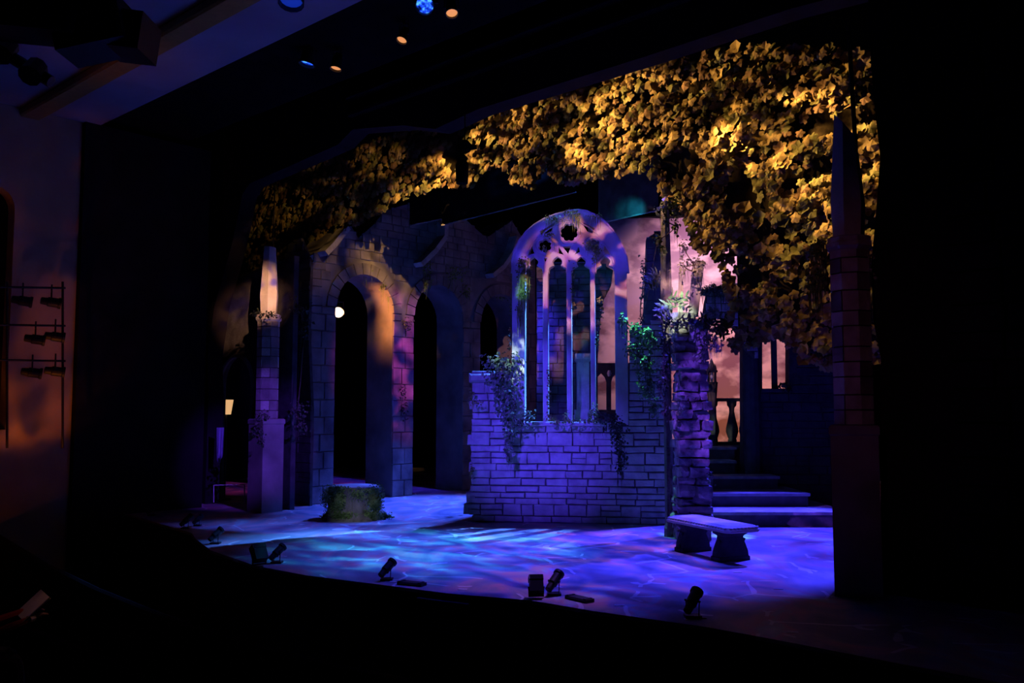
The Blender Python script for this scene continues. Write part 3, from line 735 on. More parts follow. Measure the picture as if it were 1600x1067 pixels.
# ================================================================== OBELISK COLUMNS
def obelisk_column(base, rotz, label, cut, seed):
    rnd = random.Random(seed)
    root = thing('obelisk_column', label, 'column', (base.x, base.y, 0), 'obelisk columns at the proscenium')
    R = Matrix.Rotation(rotz, 3, 'Z'); c = Vector((base.x, base.y, 0)); q = math.pi / 4; s2 = math.sqrt(2)
    mb = MB(); mb.lathe([(.235 * s2, 0), (.235 * s2, 1.66), (.25 * s2, 1.68), (.25 * s2, 1.75), (.23 * s2, 1.77)], 4, c, R, q); mb.build('pedestal', M_ARC2, root)
    mb = MB(); mb.lathe([(.195, 1.76), (.195, 3.66)], 8, c, R, math.pi / 8); mb.build('shaft_core', M_MORTAR, root)
    z = 1.77
    while z < 3.62:
        h = min(rnd.choice((.16, .19, .22)), 3.65 - z); off = rnd.randrange(2)
        for k in range(4):
            t0 = (k * 2 + off) * math.pi / 4 + math.pi / 8; ra, rb = .17, .215
            vs = []
            for zz in (z + .008, z + h - .008):
                for r, ths in ((ra, (0, 1, 2)), (rb, (2, 1, 0))):
                    for j in ths:
                        th = t0 + j * math.pi / 4 + (.03 if j == 0 else (-.03 if j == 2 else 0))
                        vs.append(c + R @ Vector((r * math.cos(th), r * math.sin(th), zz)))
            fs = [(5, 4, 3, 2, 1, 0), (6, 7, 8, 9, 10, 11)] + [(i, (i + 1) % 6, (i + 1) % 6 + 6, i + 6) for i in range(6)]
            mb = MB(); mb.add(vs, fs); mb.build('stone', M_ARC if k % 2 else M_STONE, root)
        z += h
    mb = MB(); mb.lathe([(.21, 3.64), (.25, 3.68), (.25, 3.72), (.23, 3.74), (.24, 3.78), (.20, 3.80)], 8, c, R, math.pi / 8); mb.build('capital', M_STONE, root)
    # spire: hexagonal-faceted obelisk with a broken top
    n = 6; vs = []
    for r, zz in ((.165, 3.79), (.185, 4.15), (.12, 5.12)):
        for j in range(n):
            th = 2 * math.pi * j / n + .3
            v = R @ Vector((r * math.cos(th), r * math.sin(th), zz))
            if zz > 5: v.z += cut(v)
            vs.append(c + v)
    fs = [tuple(range(n))[::-1], tuple(2 * n + j for j in range(n))] + [(i * n + j, i * n + (j + 1) % n, (i + 1) * n + (j + 1) % n, (i + 1) * n + j) for i in range(2) for j in range(n)]
    mb = MB(); mb.add(vs, fs); mb.build('spire', M_STONE2, root)
    return root
bl = G(409, 801); bl = Vector((bl.x, bl.y + .2, 0))
cl = obelisk_column(bl, math.radians(-48 + 8), 'stone obelisk column with peach-lit spire at the left of the stage', lambda v: -.15 * v.x, 3)
br = Vector((3.66, 9.62, 0))
cr_ = obelisk_column(br, math.radians(-22), 'dark stone obelisk column with pointed broken spire at the right proscenium', lambda v: -1.3 * (v.x + .12) if v.x > -.1 else .05, 4)
for nm, pts, r, par in (('hanging_cable', [bl + Vector((.05, 0, 5.0)), bl + Vector((.05, .05, 6.2))], .012, cl),):
    mb = MB(); mb.tube(pts, r, 5); mb.build(nm, M_BLACK, par)
mb = MB(); mb.tube([P(1345, 395, 9.72), P(1341, 300, 9.72), P(1329, 100, 9.72), P(1326, 40, 9.72)], .026, 8)
tag(mb.build('lighting_pipe', M_BLACK, None, loc=P(1345, 395, 9.72)), 'thin black pipe leaning up behind the right obelisk spire', 'pipe')

# ================================================================== LEFT DOORWAY FLAT
DF = Frame(PED_L + V2 * .9 + U2 * -1.2, U2)
d0 = [DF.pix(326, 790)[0], DF.pix(452, 790)[0]]
od0, od1 = DF.pix(343, 700)[0], DF.pix(394, 700)[0]
zt = DF.pix(368, 556)[1]; rr_ = (od1 - od0) / 2; cxx = (od0 + od1) / 2
door_out = [(d0[0], 0), (od0, 0), (od0, zt - rr_)] + [(cxx - rr_ * math.cos(q * math.pi / 12), zt - rr_ + rr_ * math.sin(q * math.pi / 12)) for q in range(1, 12)] + [(od1, zt - rr_), (od1, 0), (d0[1], 0), (d0[1], zt + 1.9), (d0[0], zt + 1.6)]
dw = thing('arched_doorway', 'shadowy arched doorway flat behind the left obelisk column', 'doorway', DF.w(cxx, 0, 0))
fill2d(door_out, [], .12, DF, -.12, .01).build('wall_flat', M_DARKST, dw)
mb = MB(); mb.tube([DF.w(od0, .02, 0), DF.w(od0, .02, zt - rr_)] + [DF.w(cxx - rr_ * math.cos(q * math.pi / 12), .02, zt - rr_ + rr_ * math.sin(q * math.pi / 12)) for q in range(1, 12)] + [DF.w(od1, .02, zt - rr_), DF.w(od1, .02, 0)], .045, 6)
mb.build('arch_mould', M_ARC, dw)
mb = MB(); mb.tube([P(334, 758, 17.9), P(382, 757, 17.9)], .008, 6); mb.tube([P(334, 758, 17.9), P(334, 785, 17.9)], .01, 6); mb.tube([P(382, 757, 17.9), P(382, 785, 17.9)], .01, 6)
tag(mb.build('handrail', M_WHITE, None, loc=P(358, 785, 17.9)), 'thin pale handrail across the foot of the left arched doorway', 'handrail')
lampc = P(354, 636, 19.6)
lmp = thing('backstage_lamp', 'small warm glowing lamp seen through the left arched doorway', 'lamp', Vector((lampc.x, lampc.y, 0)))
mb = MB(); mb.lathe([(.10, -.16), (.15, .16)], 10, lampc); mb.build('lamp_shade', E_LAMP, lmp)
mb = MB(); mb.lathe([(.14, 0), (.14, .03), (.02, .06), (.02, lampc.z - .16)], 10, (lampc.x, lampc.y, 0)); mb.build('stand', M_BLACK, lmp)
rnd = random.Random(8)
mb = MB(); top = P(344, 668, 18.3); k = 7
for i in range(k):
    for j in range(6):
        mb.v.append(tuple(top + Vector(((i / (k - 1) - .5) * .14 * (1 - .05 * j), .03 * math.sin(i * 2.2), -.13 * j - (.06 * math.sin(i * 1.9) if j == 5 else 0)))))
mb.f = [(i * 6 + j, (i + 1) * 6 + j, (i + 1) * 6 + j + 1, i * 6 + j + 1) for i in range(k - 1) for j in range(5)]
bc = mb.build('hanging_cloth', M_BLUECLOTH, None, smooth=True, loc=top); bc.modifiers.new('thick', 'SOLIDIFY').thickness = .008
tag(bc, 'pale blue cloth hanging in the left arched doorway', 'cloth')
# dark painted wing flat between the column and the arcade
LF = Frame(PED_L + V2 * 1.6, U2)
lp_ = LF.poly([(438, 800), (440, 420), (452, 380), (470, 372), (486, 410), (482, 520), (487, 640), (484, 792)])
lp_ = [(a, max(0.0, z)) for a, z in lp_]
wfl = thing('wing_flat', 'dark blue painted masonry wing flat between the left column and the arcade', 'wing flat', LF.w(lp_[0][0], 0, 0))
fill2d(lp_, [], .06, LF, -.06).build('panel', M_MORTAR, wfl)
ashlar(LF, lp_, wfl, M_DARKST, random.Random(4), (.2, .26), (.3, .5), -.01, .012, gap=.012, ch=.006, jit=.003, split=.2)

# ================================================================== LEAF BORDER AND LEGS
def leaf_mesh(seed, name):
    r = random.Random(seed); mb = MB(); k = 15; vs = [Vector((0, .022, 0))]
    for i in range(k):
        th = 2 * math.pi * i / k; lob = .62 + .38 * abs(math.cos(th * 2.5 + .2 * seed)) + r.uniform(-.06, .06)
        rr0 = .105 * lob; vs.append(Vector((rr0 * math.cos(th), -.012 * r.random(), rr0 * math.sin(th) * .95)))
    mb.add(vs, [(0, 1 + i, 1 + (i + 1) % k) for i in range(k)])
    return mb
leafs = [leaf_mesh(s, 'leaf') for s in range(4)]
leaf_data = [[(lambda m_: (m_.materials.append(mt), m_)[1])(lf.mesh('leaf')) for mt in LEAFM] for lf in leafs]
border_px = [(352, 470), (366, 400), (392, 300), (480, 268), (560, 236), (640, 207), (760, 170), (900, 132), (1000, 106), (1160, 78), (1330, 84), (1386, 100), (1390, 300), (1386, 560), (1290, 575), (1262, 560), (1236, 545),
             (1232, 500), (1226, 522), (1216, 516), (1208, 536), (1200, 526), (1190, 532), (1170, 545), (1156, 540), (1150, 548), (1142, 520), (1130, 518), (1140, 500), (1152, 480), (1136, 452), (1140, 430), (1128, 402), (1092, 388),
             (1076, 335), (1042, 302), (1030, 272), (1000, 264), (966, 272), (930, 277), (890, 290), (872, 272), (850, 264), (832, 290), (802, 280), (790, 252), (762, 266), (736, 290), (682, 290), (642, 302), (592, 332),
             (532, 362), (500, 402), (488, 470), (470, 500), (440, 480), (420, 420), (390, 470), (372, 500)]
bp_ = FO.poly(border_px)
canopy = thing('foliage_border', 'gold-lit leaf border and hanging leg of painted net framing the stage', 'foliage border', FO.w(FO.pix(1380, 400)[0], 0, bp_[0][1]))
# net backing with soft vertical pleats, kept inside the leaf silhouette
rnd = random.Random(90)
cxm = MB(); st = .14
amin, amax = min(p[0] for p in bp_), max(p[0] for p in bp_); zmin, zmax = min(p[1] for p in bp_), max(p[1] for p in bp_)
na, nz_ = int((amax - amin) / st) + 1, int((zmax - zmin) / st) + 1
idx = {}
def netv(i, j):
    if (i, j) not in idx:
        a = amin + i * st; idx[(i, j)] = len(cxm.v)
        cxm.v.append(tuple(FO.w(a, -.10 + .05 * math.sin(a * 9.0) + .03 * math.sin(a * 3.1), zmin + j * st)))
    return idx[(i, j)]
for i in range(na):
    for j in range(nz_):
        cs = [(amin + (i + u) * st, zmin + (j + v) * st) for u in (0, 1) for v in (0, 1)]
        if all(inpoly(c, bp_) for c in cs): cxm.f.append((netv(i, j), netv(i + 1, j), netv(i + 1, j + 1), netv(i, j + 1)))
cxm.build('net', M_NET, canopy, smooth=True)
RZ = math.atan2(U2.y, U2.x)
spots = []
# branches of leaves: sprays sloping across the net, plus a loose fill and a fringe
tries = 0
while len(spots) < 3600 and tries < 60000:
    tries += 1
    a, z = rnd.uniform(amin, amax), rnd.uniform(zmin, zmax)
    dens = noise.noise(Vector((a * 1.3 + z * .9, z * 2.1 - a * .4, 3.0)))
    if not inpoly((a, z), bp_) or rnd.random() > .62 + 1.2 * dens: continue
    spots.append((a, z, dens))
for i in range(len(bp_)):
    (a0, z0), (a1, z1) = bp_[i], bp_[(i + 1) % len(bp_)]
    L_ = math.hypot(a1 - a0, z1 - z0)
    for k in range(int(L_ / .08)):
        f = rnd.random(); spots.append((a0 + (a1 - a0) * f + rnd.gauss(0, .02), z0 + (z1 - z0) * f + rnd.gauss(0, .02) , -.2))
items = []
for a, z, dens in spots:
    b = rnd.uniform(.0, .12) + max(0, dens) * .15; s = rnd.uniform(.55, 1.1)
    tilt = (rnd.uniform(-.4, .05), rnd.gauss(0, .9), rnd.gauss(0, .2))
    mi = 0 if rnd.random() < .42 + dens * .9 else (1 if rnd.random() < .55 else 2)
    items.append((FO.w(a, b, z), s, tilt, rnd.randrange(4), mi))
items.sort(key=lambda q: q[0].y / q[1])
pl = Vector(canopy.location)
rest = [MB(), MB(), MB()]
for k, (p, s, tl, li, mi) in enumerate(items):
    eul = Matrix.Rotation(RZ + tl[2], 3, 'Z') @ Matrix.Rotation(tl[0], 3, 'X') @ Matrix.Rotation(tl[1], 3, 'Y')
    if k < 300:
        o = inst('leaf', leaf_data[li][mi], canopy, p - pl, eul, (s, s, s))
    else:
        m3 = eul * s; rest[mi].add([p + m3 @ Vector((v[0], -v[1], v[2])) for v in leafs[li].v], leafs[li].f)
for mb_, mt in zip(rest, LEAFM): mb_.build('leaf_mass', mt, canopy, kind='stuff')
mb = MB(); mb.tube([FO.w(amin - .2, -.1, zmax + .1), FO.w(amax + .2, -.1, zmax + .1)], .03); mb.build('batten', M_BLACK, canopy)
# dark lower tail of the right leg
LG = FO.poly([(1236, 500), (1384, 520), (1384, 700), (1310, 660), (1290, 640), (1262, 600), (1240, 560)])

# black borders hung behind the leaf border, with pale bottom pipes
for k, (x0, y0, x1, y1, Y, lab) in enumerate(((640, 352, 745, 331, 19.5, 'narrow black border with pale bottom pipe above the second arch'),
                                  (690, 352, 900, 300, 17.8, 'long black border with pale bottom pipe left of the gothic window head'), (935, 349, 1030, 328, 16.8, 'black border with teal-lit edge right of the gothic window head'))):
    p, q = P(x0, y0, Y), P(x1, y1, Y - .9); br_ = thing('black_border', lab, 'stage border', p, 'black borders over the stage')
    fr_ = Frame((p.x, p.y), (q.x - p.x, q.y - p.y)); L_ = math.hypot(q.x - p.x, q.y - p.y)
    mb = MB(); nn = 16
    z0_ = (p.z + q.z) / 2
    for i in range(nn + 1):
        for zz in (p.z + (q.z - p.z) * i / nn, p.z + (q.z - p.z) * i / nn + 1.1): mb.v.append(tuple(fr_.w(L_ * i / nn, .03 * math.sin(i * 1.7), zz)))
    mb.f = [(2 * i, 2 * i + 2, 2 * i + 3, 2 * i + 1) for i in range(nn)]
    mb.build('cloth', M_DARKST if k == 2 else M_BLACKCLOTH, br_, smooth=True)
    mb = MB(); mb.tube([p, q], .016, 6); mb.build('bottom_pipe', M_ARC, br_)

# ================================================================== STUMP
sc = G(553, 809); sc = Vector((sc.x, sc.y, 0))
stump = thing('tree_stump', 'moss-covered tree stump standing left of the ruined window wall', 'tree stump', sc)
mb = MB(); n = 40; prof = [(.60, 0), (.53, .06), (.475, .14), (.455, .26), (.445, .40), (.465, .52), (.455, .56), (.43, .575)]
for i, (r, z) in enumerate(prof):
    for j in range(n):
        th = 2 * math.pi * j / n
        fl = 1 + .10 * math.sin(th * 5 + .6) * (1 - z / .6) + .06 * noise.noise(Vector((math.cos(th) * 3, math.sin(th) * 3, z * 3))) + .02 * math.sin(th * 17)
        mb.v.append((sc.x + r * fl * math.cos(th), sc.y + r * fl * math.sin(th), z + (.02 * noise.noise(Vector((th, 1, 0))) if i == len(prof) - 1 else 0)))
for i in range(len(prof) - 1):
    for j in range(n): mb.f.append((i * n + j, i * n + (j + 1) % n, (i + 1) * n + (j + 1) % n, (i + 1) * n + j))
mb.build('bark', M_BARK, stump, smooth=True)
mb = MB(); mb.lathe([(.43, .565), (.40, .582), (.2, .586), (.01, .586)], 32, (sc.x, sc.y, 0)); mb.build('cut_top', M_CUT, stump)
rnd = random.Random(14); mb = MB()
for cxp, cyp, rx, rz, nn in ((514, 775, 9, 12, 260), (522, 795, 10, 14, 320), (530, 780, 7, 14, 240), (586, 782, 9, 20, 520), (596, 806, 10, 5, 200), (604, 809, 8, 3, 120), (540, 808, 20, 6, 280), (575, 806, 16, 6, 220), (512, 808, 8, 6, 150), (560, 772, 12, 8, 70), (580, 766, 8, 3, 110), (530, 763, 12, 3, 90)):
    th = math.asin(max(-1, min(1, (cxp - 553) / 50))); Y = sc.y - .50 * math.cos(th)
    c = P(cxp, cyp, Y); k = Y / F_PX
    blob(mb, c, (rx * k * 1.25, .035, rz * k * 1.2), nn * 4, .028, rnd)
for v_i, v in enumerate(mb.v):
    if v[2] < .004: mb.v[v_i] = (v[0], v[1], .004)
mb.build('moss', M_MOSS, stump, kind='stuff')

# ================================================================== STONE BENCH
A_, B_ = G(1040, 806, .45), G(1136, 826, .45)
bd = Vector((B_.x - A_.x, B_.y - A_.y)).normalized(); BL = 1.42; BW = .56
bdir = Vector((.40, -.915)).normalized(); bper = Vector((.915, .40))
bcn = Vector((B_.x, B_.y)) - bdir * BL / 2 + bper * BW / 2
bench = thing('stone_bench', 'carved stone bench with curved legs at the front right of the stage', 'bench', (bcn.x, bcn.y, 0))
def bw(l, s, z): q = bcn + bdir * l + bper * s; return Vector((q.x, q.y, z))
def loft(rings, nm, mat, par, smooth=False):
    mb = MB(); n = len(rings[0])
    for rg in rings: mb.v += [tuple(p) for p in rg]
    for i in range(len(rings) - 1):
        for j in range(n): mb.f.append((i * n + j, i * n + (j + 1) % n, (i + 1) * n + (j + 1) % n, (i + 1) * n + j))
    mb.f.append(tuple(range(n))[::-1]); mb.f.append(tuple((len(rings) - 1) * n + j for j in range(n)))
    return mb.build(nm, mat, par, smooth)
def rrect(l, s, z, ins=.06):
    hl, hs = l / 2, s / 2; r = min(ins, hs * .5)
    return [bw(x, y, z) for x, y in ((-hl + r, -hs), (hl - r, -hs), (hl, -hs + r), (hl, hs - r), (hl - r, hs), (-hl + r, hs), (-hl, hs - r), (-hl, -hs + r))]
loft([rrect(BL - .10, BW - .10, .375), rrect(BL - .02, BW - .02, .385), rrect(BL, BW, .40), rrect(BL, BW, .415), rrect(BL - .03, BW - .03, .422), rrect(BL - .05, BW - .05, .445), rrect(BL - .13, BW - .13, .465), rrect(BL - .15, BW - .15, .462), rrect(BL - .17, BW - .17, .468)], 'seat', M_STONE2, bench)
rnd = random.Random(2)
em = MB()   # egg-and-dart carving along the rim
for sgn in (-1, 1):
    for i in range(22): em.lathe([(.004, -.02), (.022, -.008), (.022, .010), (.004, .018)], 6, bw(-BL / 2 + .08 + i * (BL - .16) / 21, sgn * (BW / 2 - .028), .437))
    for i in range(8): em.lathe([(.004, -.02), (.022, -.008), (.022, .010), (.004, .018)], 6, bw(sgn * (BL / 2 - .028), -BW / 2 + .08 + i * (BW - .16) / 7, .437))
em.build('rim_carving', M_STONE2, bench, kind='stuff')
for l in (-.43, .40):
    rings = []
    for z, hw, ht in ((0, .235, .10), (.05, .235, .10), (.06, .22, .09), (.12, .215, .085), (.20, .185, .08), (.27, .155, .075), (.31, .15, .075), (.325, .17, .085), (.345, .20, .10), (.377, .205, .105)):
        rings.append([bw(l + x * ht, y * hw, z) for x, y in ((-1, -1), (-.3, -1.06), (.3, -1.06), (1, -1), (1, 1), (.3, 1.06), (-.3, 1.06), (-1, 1))])
    lg = loft(rings, 'leg', M_DARKST, bench)
    for s in (-1, 1):
        sv = MB(); sv.tube([bw(l + .02, s * (.19 + .03 * math.cos(q * .8)), .06 + q * .03) for q in range(8)], [.03 - .002 * q for q in range(8)], 6); sv.build('scroll', M_DARKST, lg)

# ================================================================== STEPS, LANDING, BALUSTRADE
f0 = G(1113, 823).y; steps = thing('stone_steps', 'broad blue-edged stone steps rising behind the bench', 'steps', G(1180, 823))
SE = [(1330, 0.24), (1266, .473), (1219, .71), (1152, .95), (1152, 1.19)]
y0 = f0
for i, (px1, z) in enumerate(SE):
    Y = f0 + .85 * i if i < 3 else f0 + 2.55 + .55 * (i - 3)
    x0 = P(1075, 760, Y).x; x1 = P(px1, 760, Y).x
    zb = (SE[i - 1][1] if i else 0); yend = f0 + 3.6 if i > 2 else 17.4
    mb = MB(); mb.box(((x0 + x1) / 2, (Y + .03 + yend) / 2, (zb + z - .05) / 2 + .0), (x1 - x0 - .04, yend - Y - .03, z - .05 - zb)) if False else None
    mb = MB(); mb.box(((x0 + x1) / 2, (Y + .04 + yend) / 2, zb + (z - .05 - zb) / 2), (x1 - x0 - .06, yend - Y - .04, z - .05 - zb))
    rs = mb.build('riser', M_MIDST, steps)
    bk = MB(); c = Vector(((x0 + x1) / 2, (Y + yend) / 2, z - .025)); bk.box(c, (x1 - x0, yend - Y, .05)); tr = bk.build('tread', M_STONE, steps)
YB = f0 + 3.6
land = thing('landing', 'dark raised stone landing above the steps', 'landing', P(1130, 700, YB + .5))
mb = MB(); xa, xb = P(1040, 700, YB).x, P(1300, 700, YB).x
mb.box(((xa + xb) / 2, YB + 1.0, 1.14 / 2), (xb - xa, 1.94, 1.14)); mb.build('podium', M_MIDST, land)
mb = MB(); mb.box(((xa + xb) / 2, YB + 1.0, 1.165), (xb - xa + .04, 1.98, .05)); mb.build('deck', M_MIDST, land)
BY = YB + .7; ZB = 1.19
bal = thing('balustrade', 'dark stone balustrade silhouetted against the sunset cloth', 'balustrade', P(1135, 690, BY))
zr = P(1135, 622, BY).z
def bxm(x0, x1, z0, z1, y0_, y1_, nm, mat, par): mb = MB(); mb.box(((x0 + x1) / 2, (y0_ + y1_) / 2, (z0 + z1) / 2), (x1 - x0, y1_ - y0_, z1 - z0)); return mb.build(nm, mat, par)
xl, xr = P(1085, 650, BY).x, P(1170, 650, BY).x
bxm(xl, xr, zr - .07, zr, BY - .09, BY + .09, 'top_rail', M_DARKST, bal); bxm(xl, xr, ZB, ZB + .07, BY - .10, BY + .10, 'base_rail', M_DARKST, bal)
hb = zr - ZB - .14
for px in (1114, 1143.5, 1173 - 9):
    c = P(px, 650, BY); mb = MB()
    mb.lathe([(.095, 0), (.095, .05 * hb), (.08, .07 * hb), (.10, .12 * hb), (.135, .25 * hb), (.13, .34 * hb), (.085, .55 * hb), (.055, .74 * hb), (.06, .84 * hb), (.10, .90 * hb), (.11, 1.0 * hb)], 14, (c.x, BY, ZB + .07))
    mb.build('baluster', M_DARKST, bal, smooth=True)
np_ = P(1114, 690, BY - .35)
newel = thing('spired_newel', 'dark gothic newel post with a small pierced spire beside the balustrade', 'newel post', (np_.x, BY - .35, ZB))
zt1, zt2, zt3 = P(1114, 597, BY - .35).z, P(1114, 580, BY - .35).z, P(1115, 560, BY - .35).z
bx_ = lambda r0, r1, za, zb_, nm: (lambda m_: m_.build(nm, M_DARKST, newel))((lambda m_: (m_.lathe([(r0, za), (r1, zb_)], 8, (np_.x, BY - .35, 0), None, math.pi / 8), m_)[1])(MB()))
bx_(.10, .08, ZB, zt1 - .5, 'shaft'); bx_(.08, .125, zt1 - .5, zt1, 'flared_head')
mb = MB()
for k in range(4):
    th = k * math.pi / 2 + .4; c = Vector((np_.x + .10 * math.cos(th), BY - .35 + .10 * math.sin(th), 0))
    mb.lathe([(.016, zt1), (.016, zt2), (.03, zt2 + .01), (.004, zt2 + .16)], 6, c)
mb.build('corner_pinnacle', M_DARKST, newel)
bx_(.10, .006, zt2 + .01, zt3, 'spirelet'); bx_(.125, .125, zt2 - .02, zt2 + .02, 'crown')
mb = MB(); mb.lathe([(.03, zt1), (.045, (zt1 + zt2) / 2), (.03, zt2)], 8, (np_.x, BY - .35, 0)); mb.build('pale_finial', M_STONE2, newel)

# ================================================================== RIGHT-HAND BACK WALL WITH WINDOW
BWF = Frame((P(1158, 700, 17.7).x, 17.7), (1, -.05))
wr = thing('stone_back_wall', 'dark masonry back wall with an open window right of the steps', 'wall', BWF.w(1, 0, 0))
bw_out = BWF.poly([(1160, 735), (1160, 420), (1175, 400), (1330, 395), (1345, 800)]); bw_out[0] = (bw_out[0][0], 0.0); bw_out[-1] = (bw_out[-1][0], 0.0)
bw_hole = BWF.poly([(1191, 607), (1233, 607), (1233, 470), (1228, 450), (1212, 436), (1197, 450), (1191, 470)])
fill2d(bw_out, [bw_hole], .3, BWF, -.3).build('mortar_core', M_MORTAR, wr)
hx0, hx1, hz0, hz1 = min(p[0] for p in bw_hole), max(p[0] for p in bw_hole), min(p[1] for p in bw_hole), max(p[1] for p in bw_hole)
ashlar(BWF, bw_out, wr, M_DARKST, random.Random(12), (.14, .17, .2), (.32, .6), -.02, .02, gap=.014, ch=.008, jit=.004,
       skip=lambda a0, a1, z0, z1: a1 > hx0 - .01 and a0 < hx1 + .01 and z1 > hz0 - .01 and z0 < hz1 + .02, split=.2)
a_, z_ = BWF.pix(1209, 607); a2_, z2_ = BWF.pix(1213.5, 440)
block(BWF, a_, a2_, z_, z2_, -.18, -.10, .01).build('mullion', M_DARKST, wr)
a_, z_ = BWF.pix(1188, 612); a2_, z2_ = BWF.pix(1236, 607)
block(BWF, a_, a2_, z_, z2_, -.3, .08, .01).build('sill', M_DARKST, wr)
# engaged column at its left edge
mb = MB(); c = BWF.w(BWF.pix(1174, 600)[0], .03, 0); mb.lathe([(.22, 0), (.22, .3), (.175, .36), (.165, 3.3), (.20, 3.36), (.22, 3.5), (.2, 3.55)], 12, c); mb.build('engaged_column', M_DARKST, wr)
ivy('window_weed', 'spiky weeds on the sill of the back wall window', [(1225, 604, 17.5, 8, 6)], 1.6, .09, M_IVYD, 51, False, 'weeds')

# broken arch springing from that wall
BAF = Frame((P(1100, 480, 17.2).x, 17.2), (1, -.05))
ba = thing('broken_arch', 'mossy broken arch fragment jutting out towards the rubble pillar', 'arch fragment', BAF.w(0, 0, BAF.pix(1100, 500)[1]))
ap = BAF.poly([(1100, 500), (1104, 470), (1108, 452), (1122, 447), (1150, 446), (1185, 442), (1185, 560), (1168, 545), (1158, 525), (1146, 507), (1132, 497), (1117, 495)])
fill2d(ap, [], .34, BAF, -.34).build('arch_core', M_MORTAR, ba)
ashlar(BAF, ap, ba, M_STONE, random.Random(3), (.14, .17), (.26, .4), -.02, .03, gap=.014, ch=.012, jit=.006, split=0)
mb = MB(); rnd = random.Random(61)
for px in range(1098, 1146, 3): blob(mb, P(px, 449 + rnd.uniform(-2, 10), 17.1), (.06, .10, .09), 46, .045, rnd); strands(mb, P(px, 452, 17.1), (.05, .05, .03), 5, .35, rnd)
for px in (1100, 1112, 1122): strands(mb, P(px, 494, 17.0), (.08, .05, .03), 6, .3, rnd)
mb.build('moss', M_IVY, ba, kind='stuff')

# ================================================================== BEHIND THE WINDOW
RBF = Frame((P(856, 600, 19.2).x, 19.2), (1, -.08))
rb_ = thing('inner_ruin_wall', 'dim coursed stone wall with ragged edge seen through the gothic window', 'wall', RBF.w(0, 0, 0))
rbp = RBF.poly([(838, 760), (838, 412), (930, 408), (958, 422), (955, 445), (944, 466), (938, 500), (934, 560), (934, 760)]); rbp[0] = (rbp[0][0], 0.0); rbp[-1] = (rbp[-1][0], 0.0)
fill2d(rbp, [], .25, RBF, -.25).build('mortar_core', M_MORTAR, rb_)
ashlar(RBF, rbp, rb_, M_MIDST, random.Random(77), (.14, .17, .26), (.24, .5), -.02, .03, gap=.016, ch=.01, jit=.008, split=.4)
pf = P(911, 655, 17.4); hz_ = [P(911, y, 17.4).z for y in (655, 640, 562, 553)]
pdl = thing('stone_pedestal', 'blue-lit square stone pedestal standing behind the gothic window', 'pedestal', (pf.x, pf.y, 0))
def sq(r0, z0, z1, nm, r1=None):
    mb = MB(); mb.lathe([(r0 * 1.414, z0), ((r1 or r0) * 1.414, z1)], 4, (pf.x, pf.y, 0), None, math.pi / 4); mb.build(nm, M_STONE, pdl)
sq(.17, 0, hz_[1] - .1, 'lower_plinth'); sq(.155, hz_[1] - .1, hz_[1], 'base_mould'); sq(.115, hz_[1], hz_[2] - .06, 'shaft'); sq(.115, hz_[2] - .06, hz_[2], 'neck_mould', .15); sq(.15, hz_[2], hz_[3], 'cap')
# gothic screen
GS = Frame((P(926, 600, 21.0).x, 21.0), (1, 0))
gs = thing('gothic_screen', 'dark pierced gothic screen low behind the fourth window light', 'screen', GS.w(0, 0, 0))
so = GS.poly([(924, 760), (924, 567), (985, 567), (985, 760)]); so[0] = (so[0][0], 0.0); so[-1] = (so[-1][0], 0.0)
def lancet(x0, x1, y0, y1): m_ = (x0 + x1) / 2; return GS.poly([(x0, y0), (x1, y0), (x1, y1 + 14), (x1 - (x1 - x0) * .16, y1 + 6), (m_, y1), (x0 + (x1 - x0) * .16, y1 + 6), (x0, y1 + 14)])
fill2d(so, [lancet(931, 948, 640, 583), lancet(955, 972, 640, 583)], .1, GS, -.1).build('pierced_panel', M_DARKST, gs)
mb = MB(); mb.lathe([(.03, 0), (.055, .07), (.03, .14)], 8, P(952, 588, 20.93)); mb.build('pale_boss', M_STONE2, gs)

# ================================================================== DARK PIER, PINNACLE PIER, RUBBLE PILLAR
DP = Frame((P(1004, 600, 16.0).x, 16.0), (1, -.1))
dp = thing('dark_pier', 'dark ivy-edged stone pier behind the right end of the window wall', 'pier', DP.w(.2, 0, 0))
dpp = DP.poly([(1005, 820), (1003, 560), (1008, 430), (1010, 372), (1030, 360), (1037, 372), (1037, 820)]); dpp[0] = (dpp[0][0], 0.0); dpp[-1] = (dpp[-1][0], 0.0)
fill2d(dpp, [], .3, DP, -.3).build('mortar_core', M_MORTAR, dp)
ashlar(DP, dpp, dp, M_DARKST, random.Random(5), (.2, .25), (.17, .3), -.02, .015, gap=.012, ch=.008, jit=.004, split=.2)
pc = G(1046, 838); pc = Vector((pc.x, pc.y, 0)); k_ = F_PX / pc.y
pin = thing('pinnacle_pier', 'slender vine-wrapped pier with a tapering pink-lit pinnacle', 'pier', pc)
z1, z2, z3, z4 = (P(1046, y, pc.y).z for y in (492, 478, 380, 305))
mb = MB(); mb.lathe([(.085, 0), (.085, .12), (.068, .2), (.066, z1)], 8, pc, None, .2); mb.build('shaft', M_BARK, pin)
mb = MB(); mb.lathe([(.07, z1 - .02), (.10, z1 + .03), (.10, z2)], 8, pc, None, .2); mb.build('collar', M_STONE, pin)
pin_top = Vector((pc.x, pc.y, 0))
mb = MB(); mb.lathe([(.105, z2), (.10, z2 + .3), (.085, z3), (.07, z4 - .1), (.012, z4)], 6, pin_top, None, .35); mb.build('pinnacle', M_STONE, pin)
rc = G(1087, 846); RX, RY = rc.x, rc.y + .25
rub = thing('rubble_pillar', 'rough rubble stone pillar between the window wall and the bench', 'pillar', (RX, RY, 0))
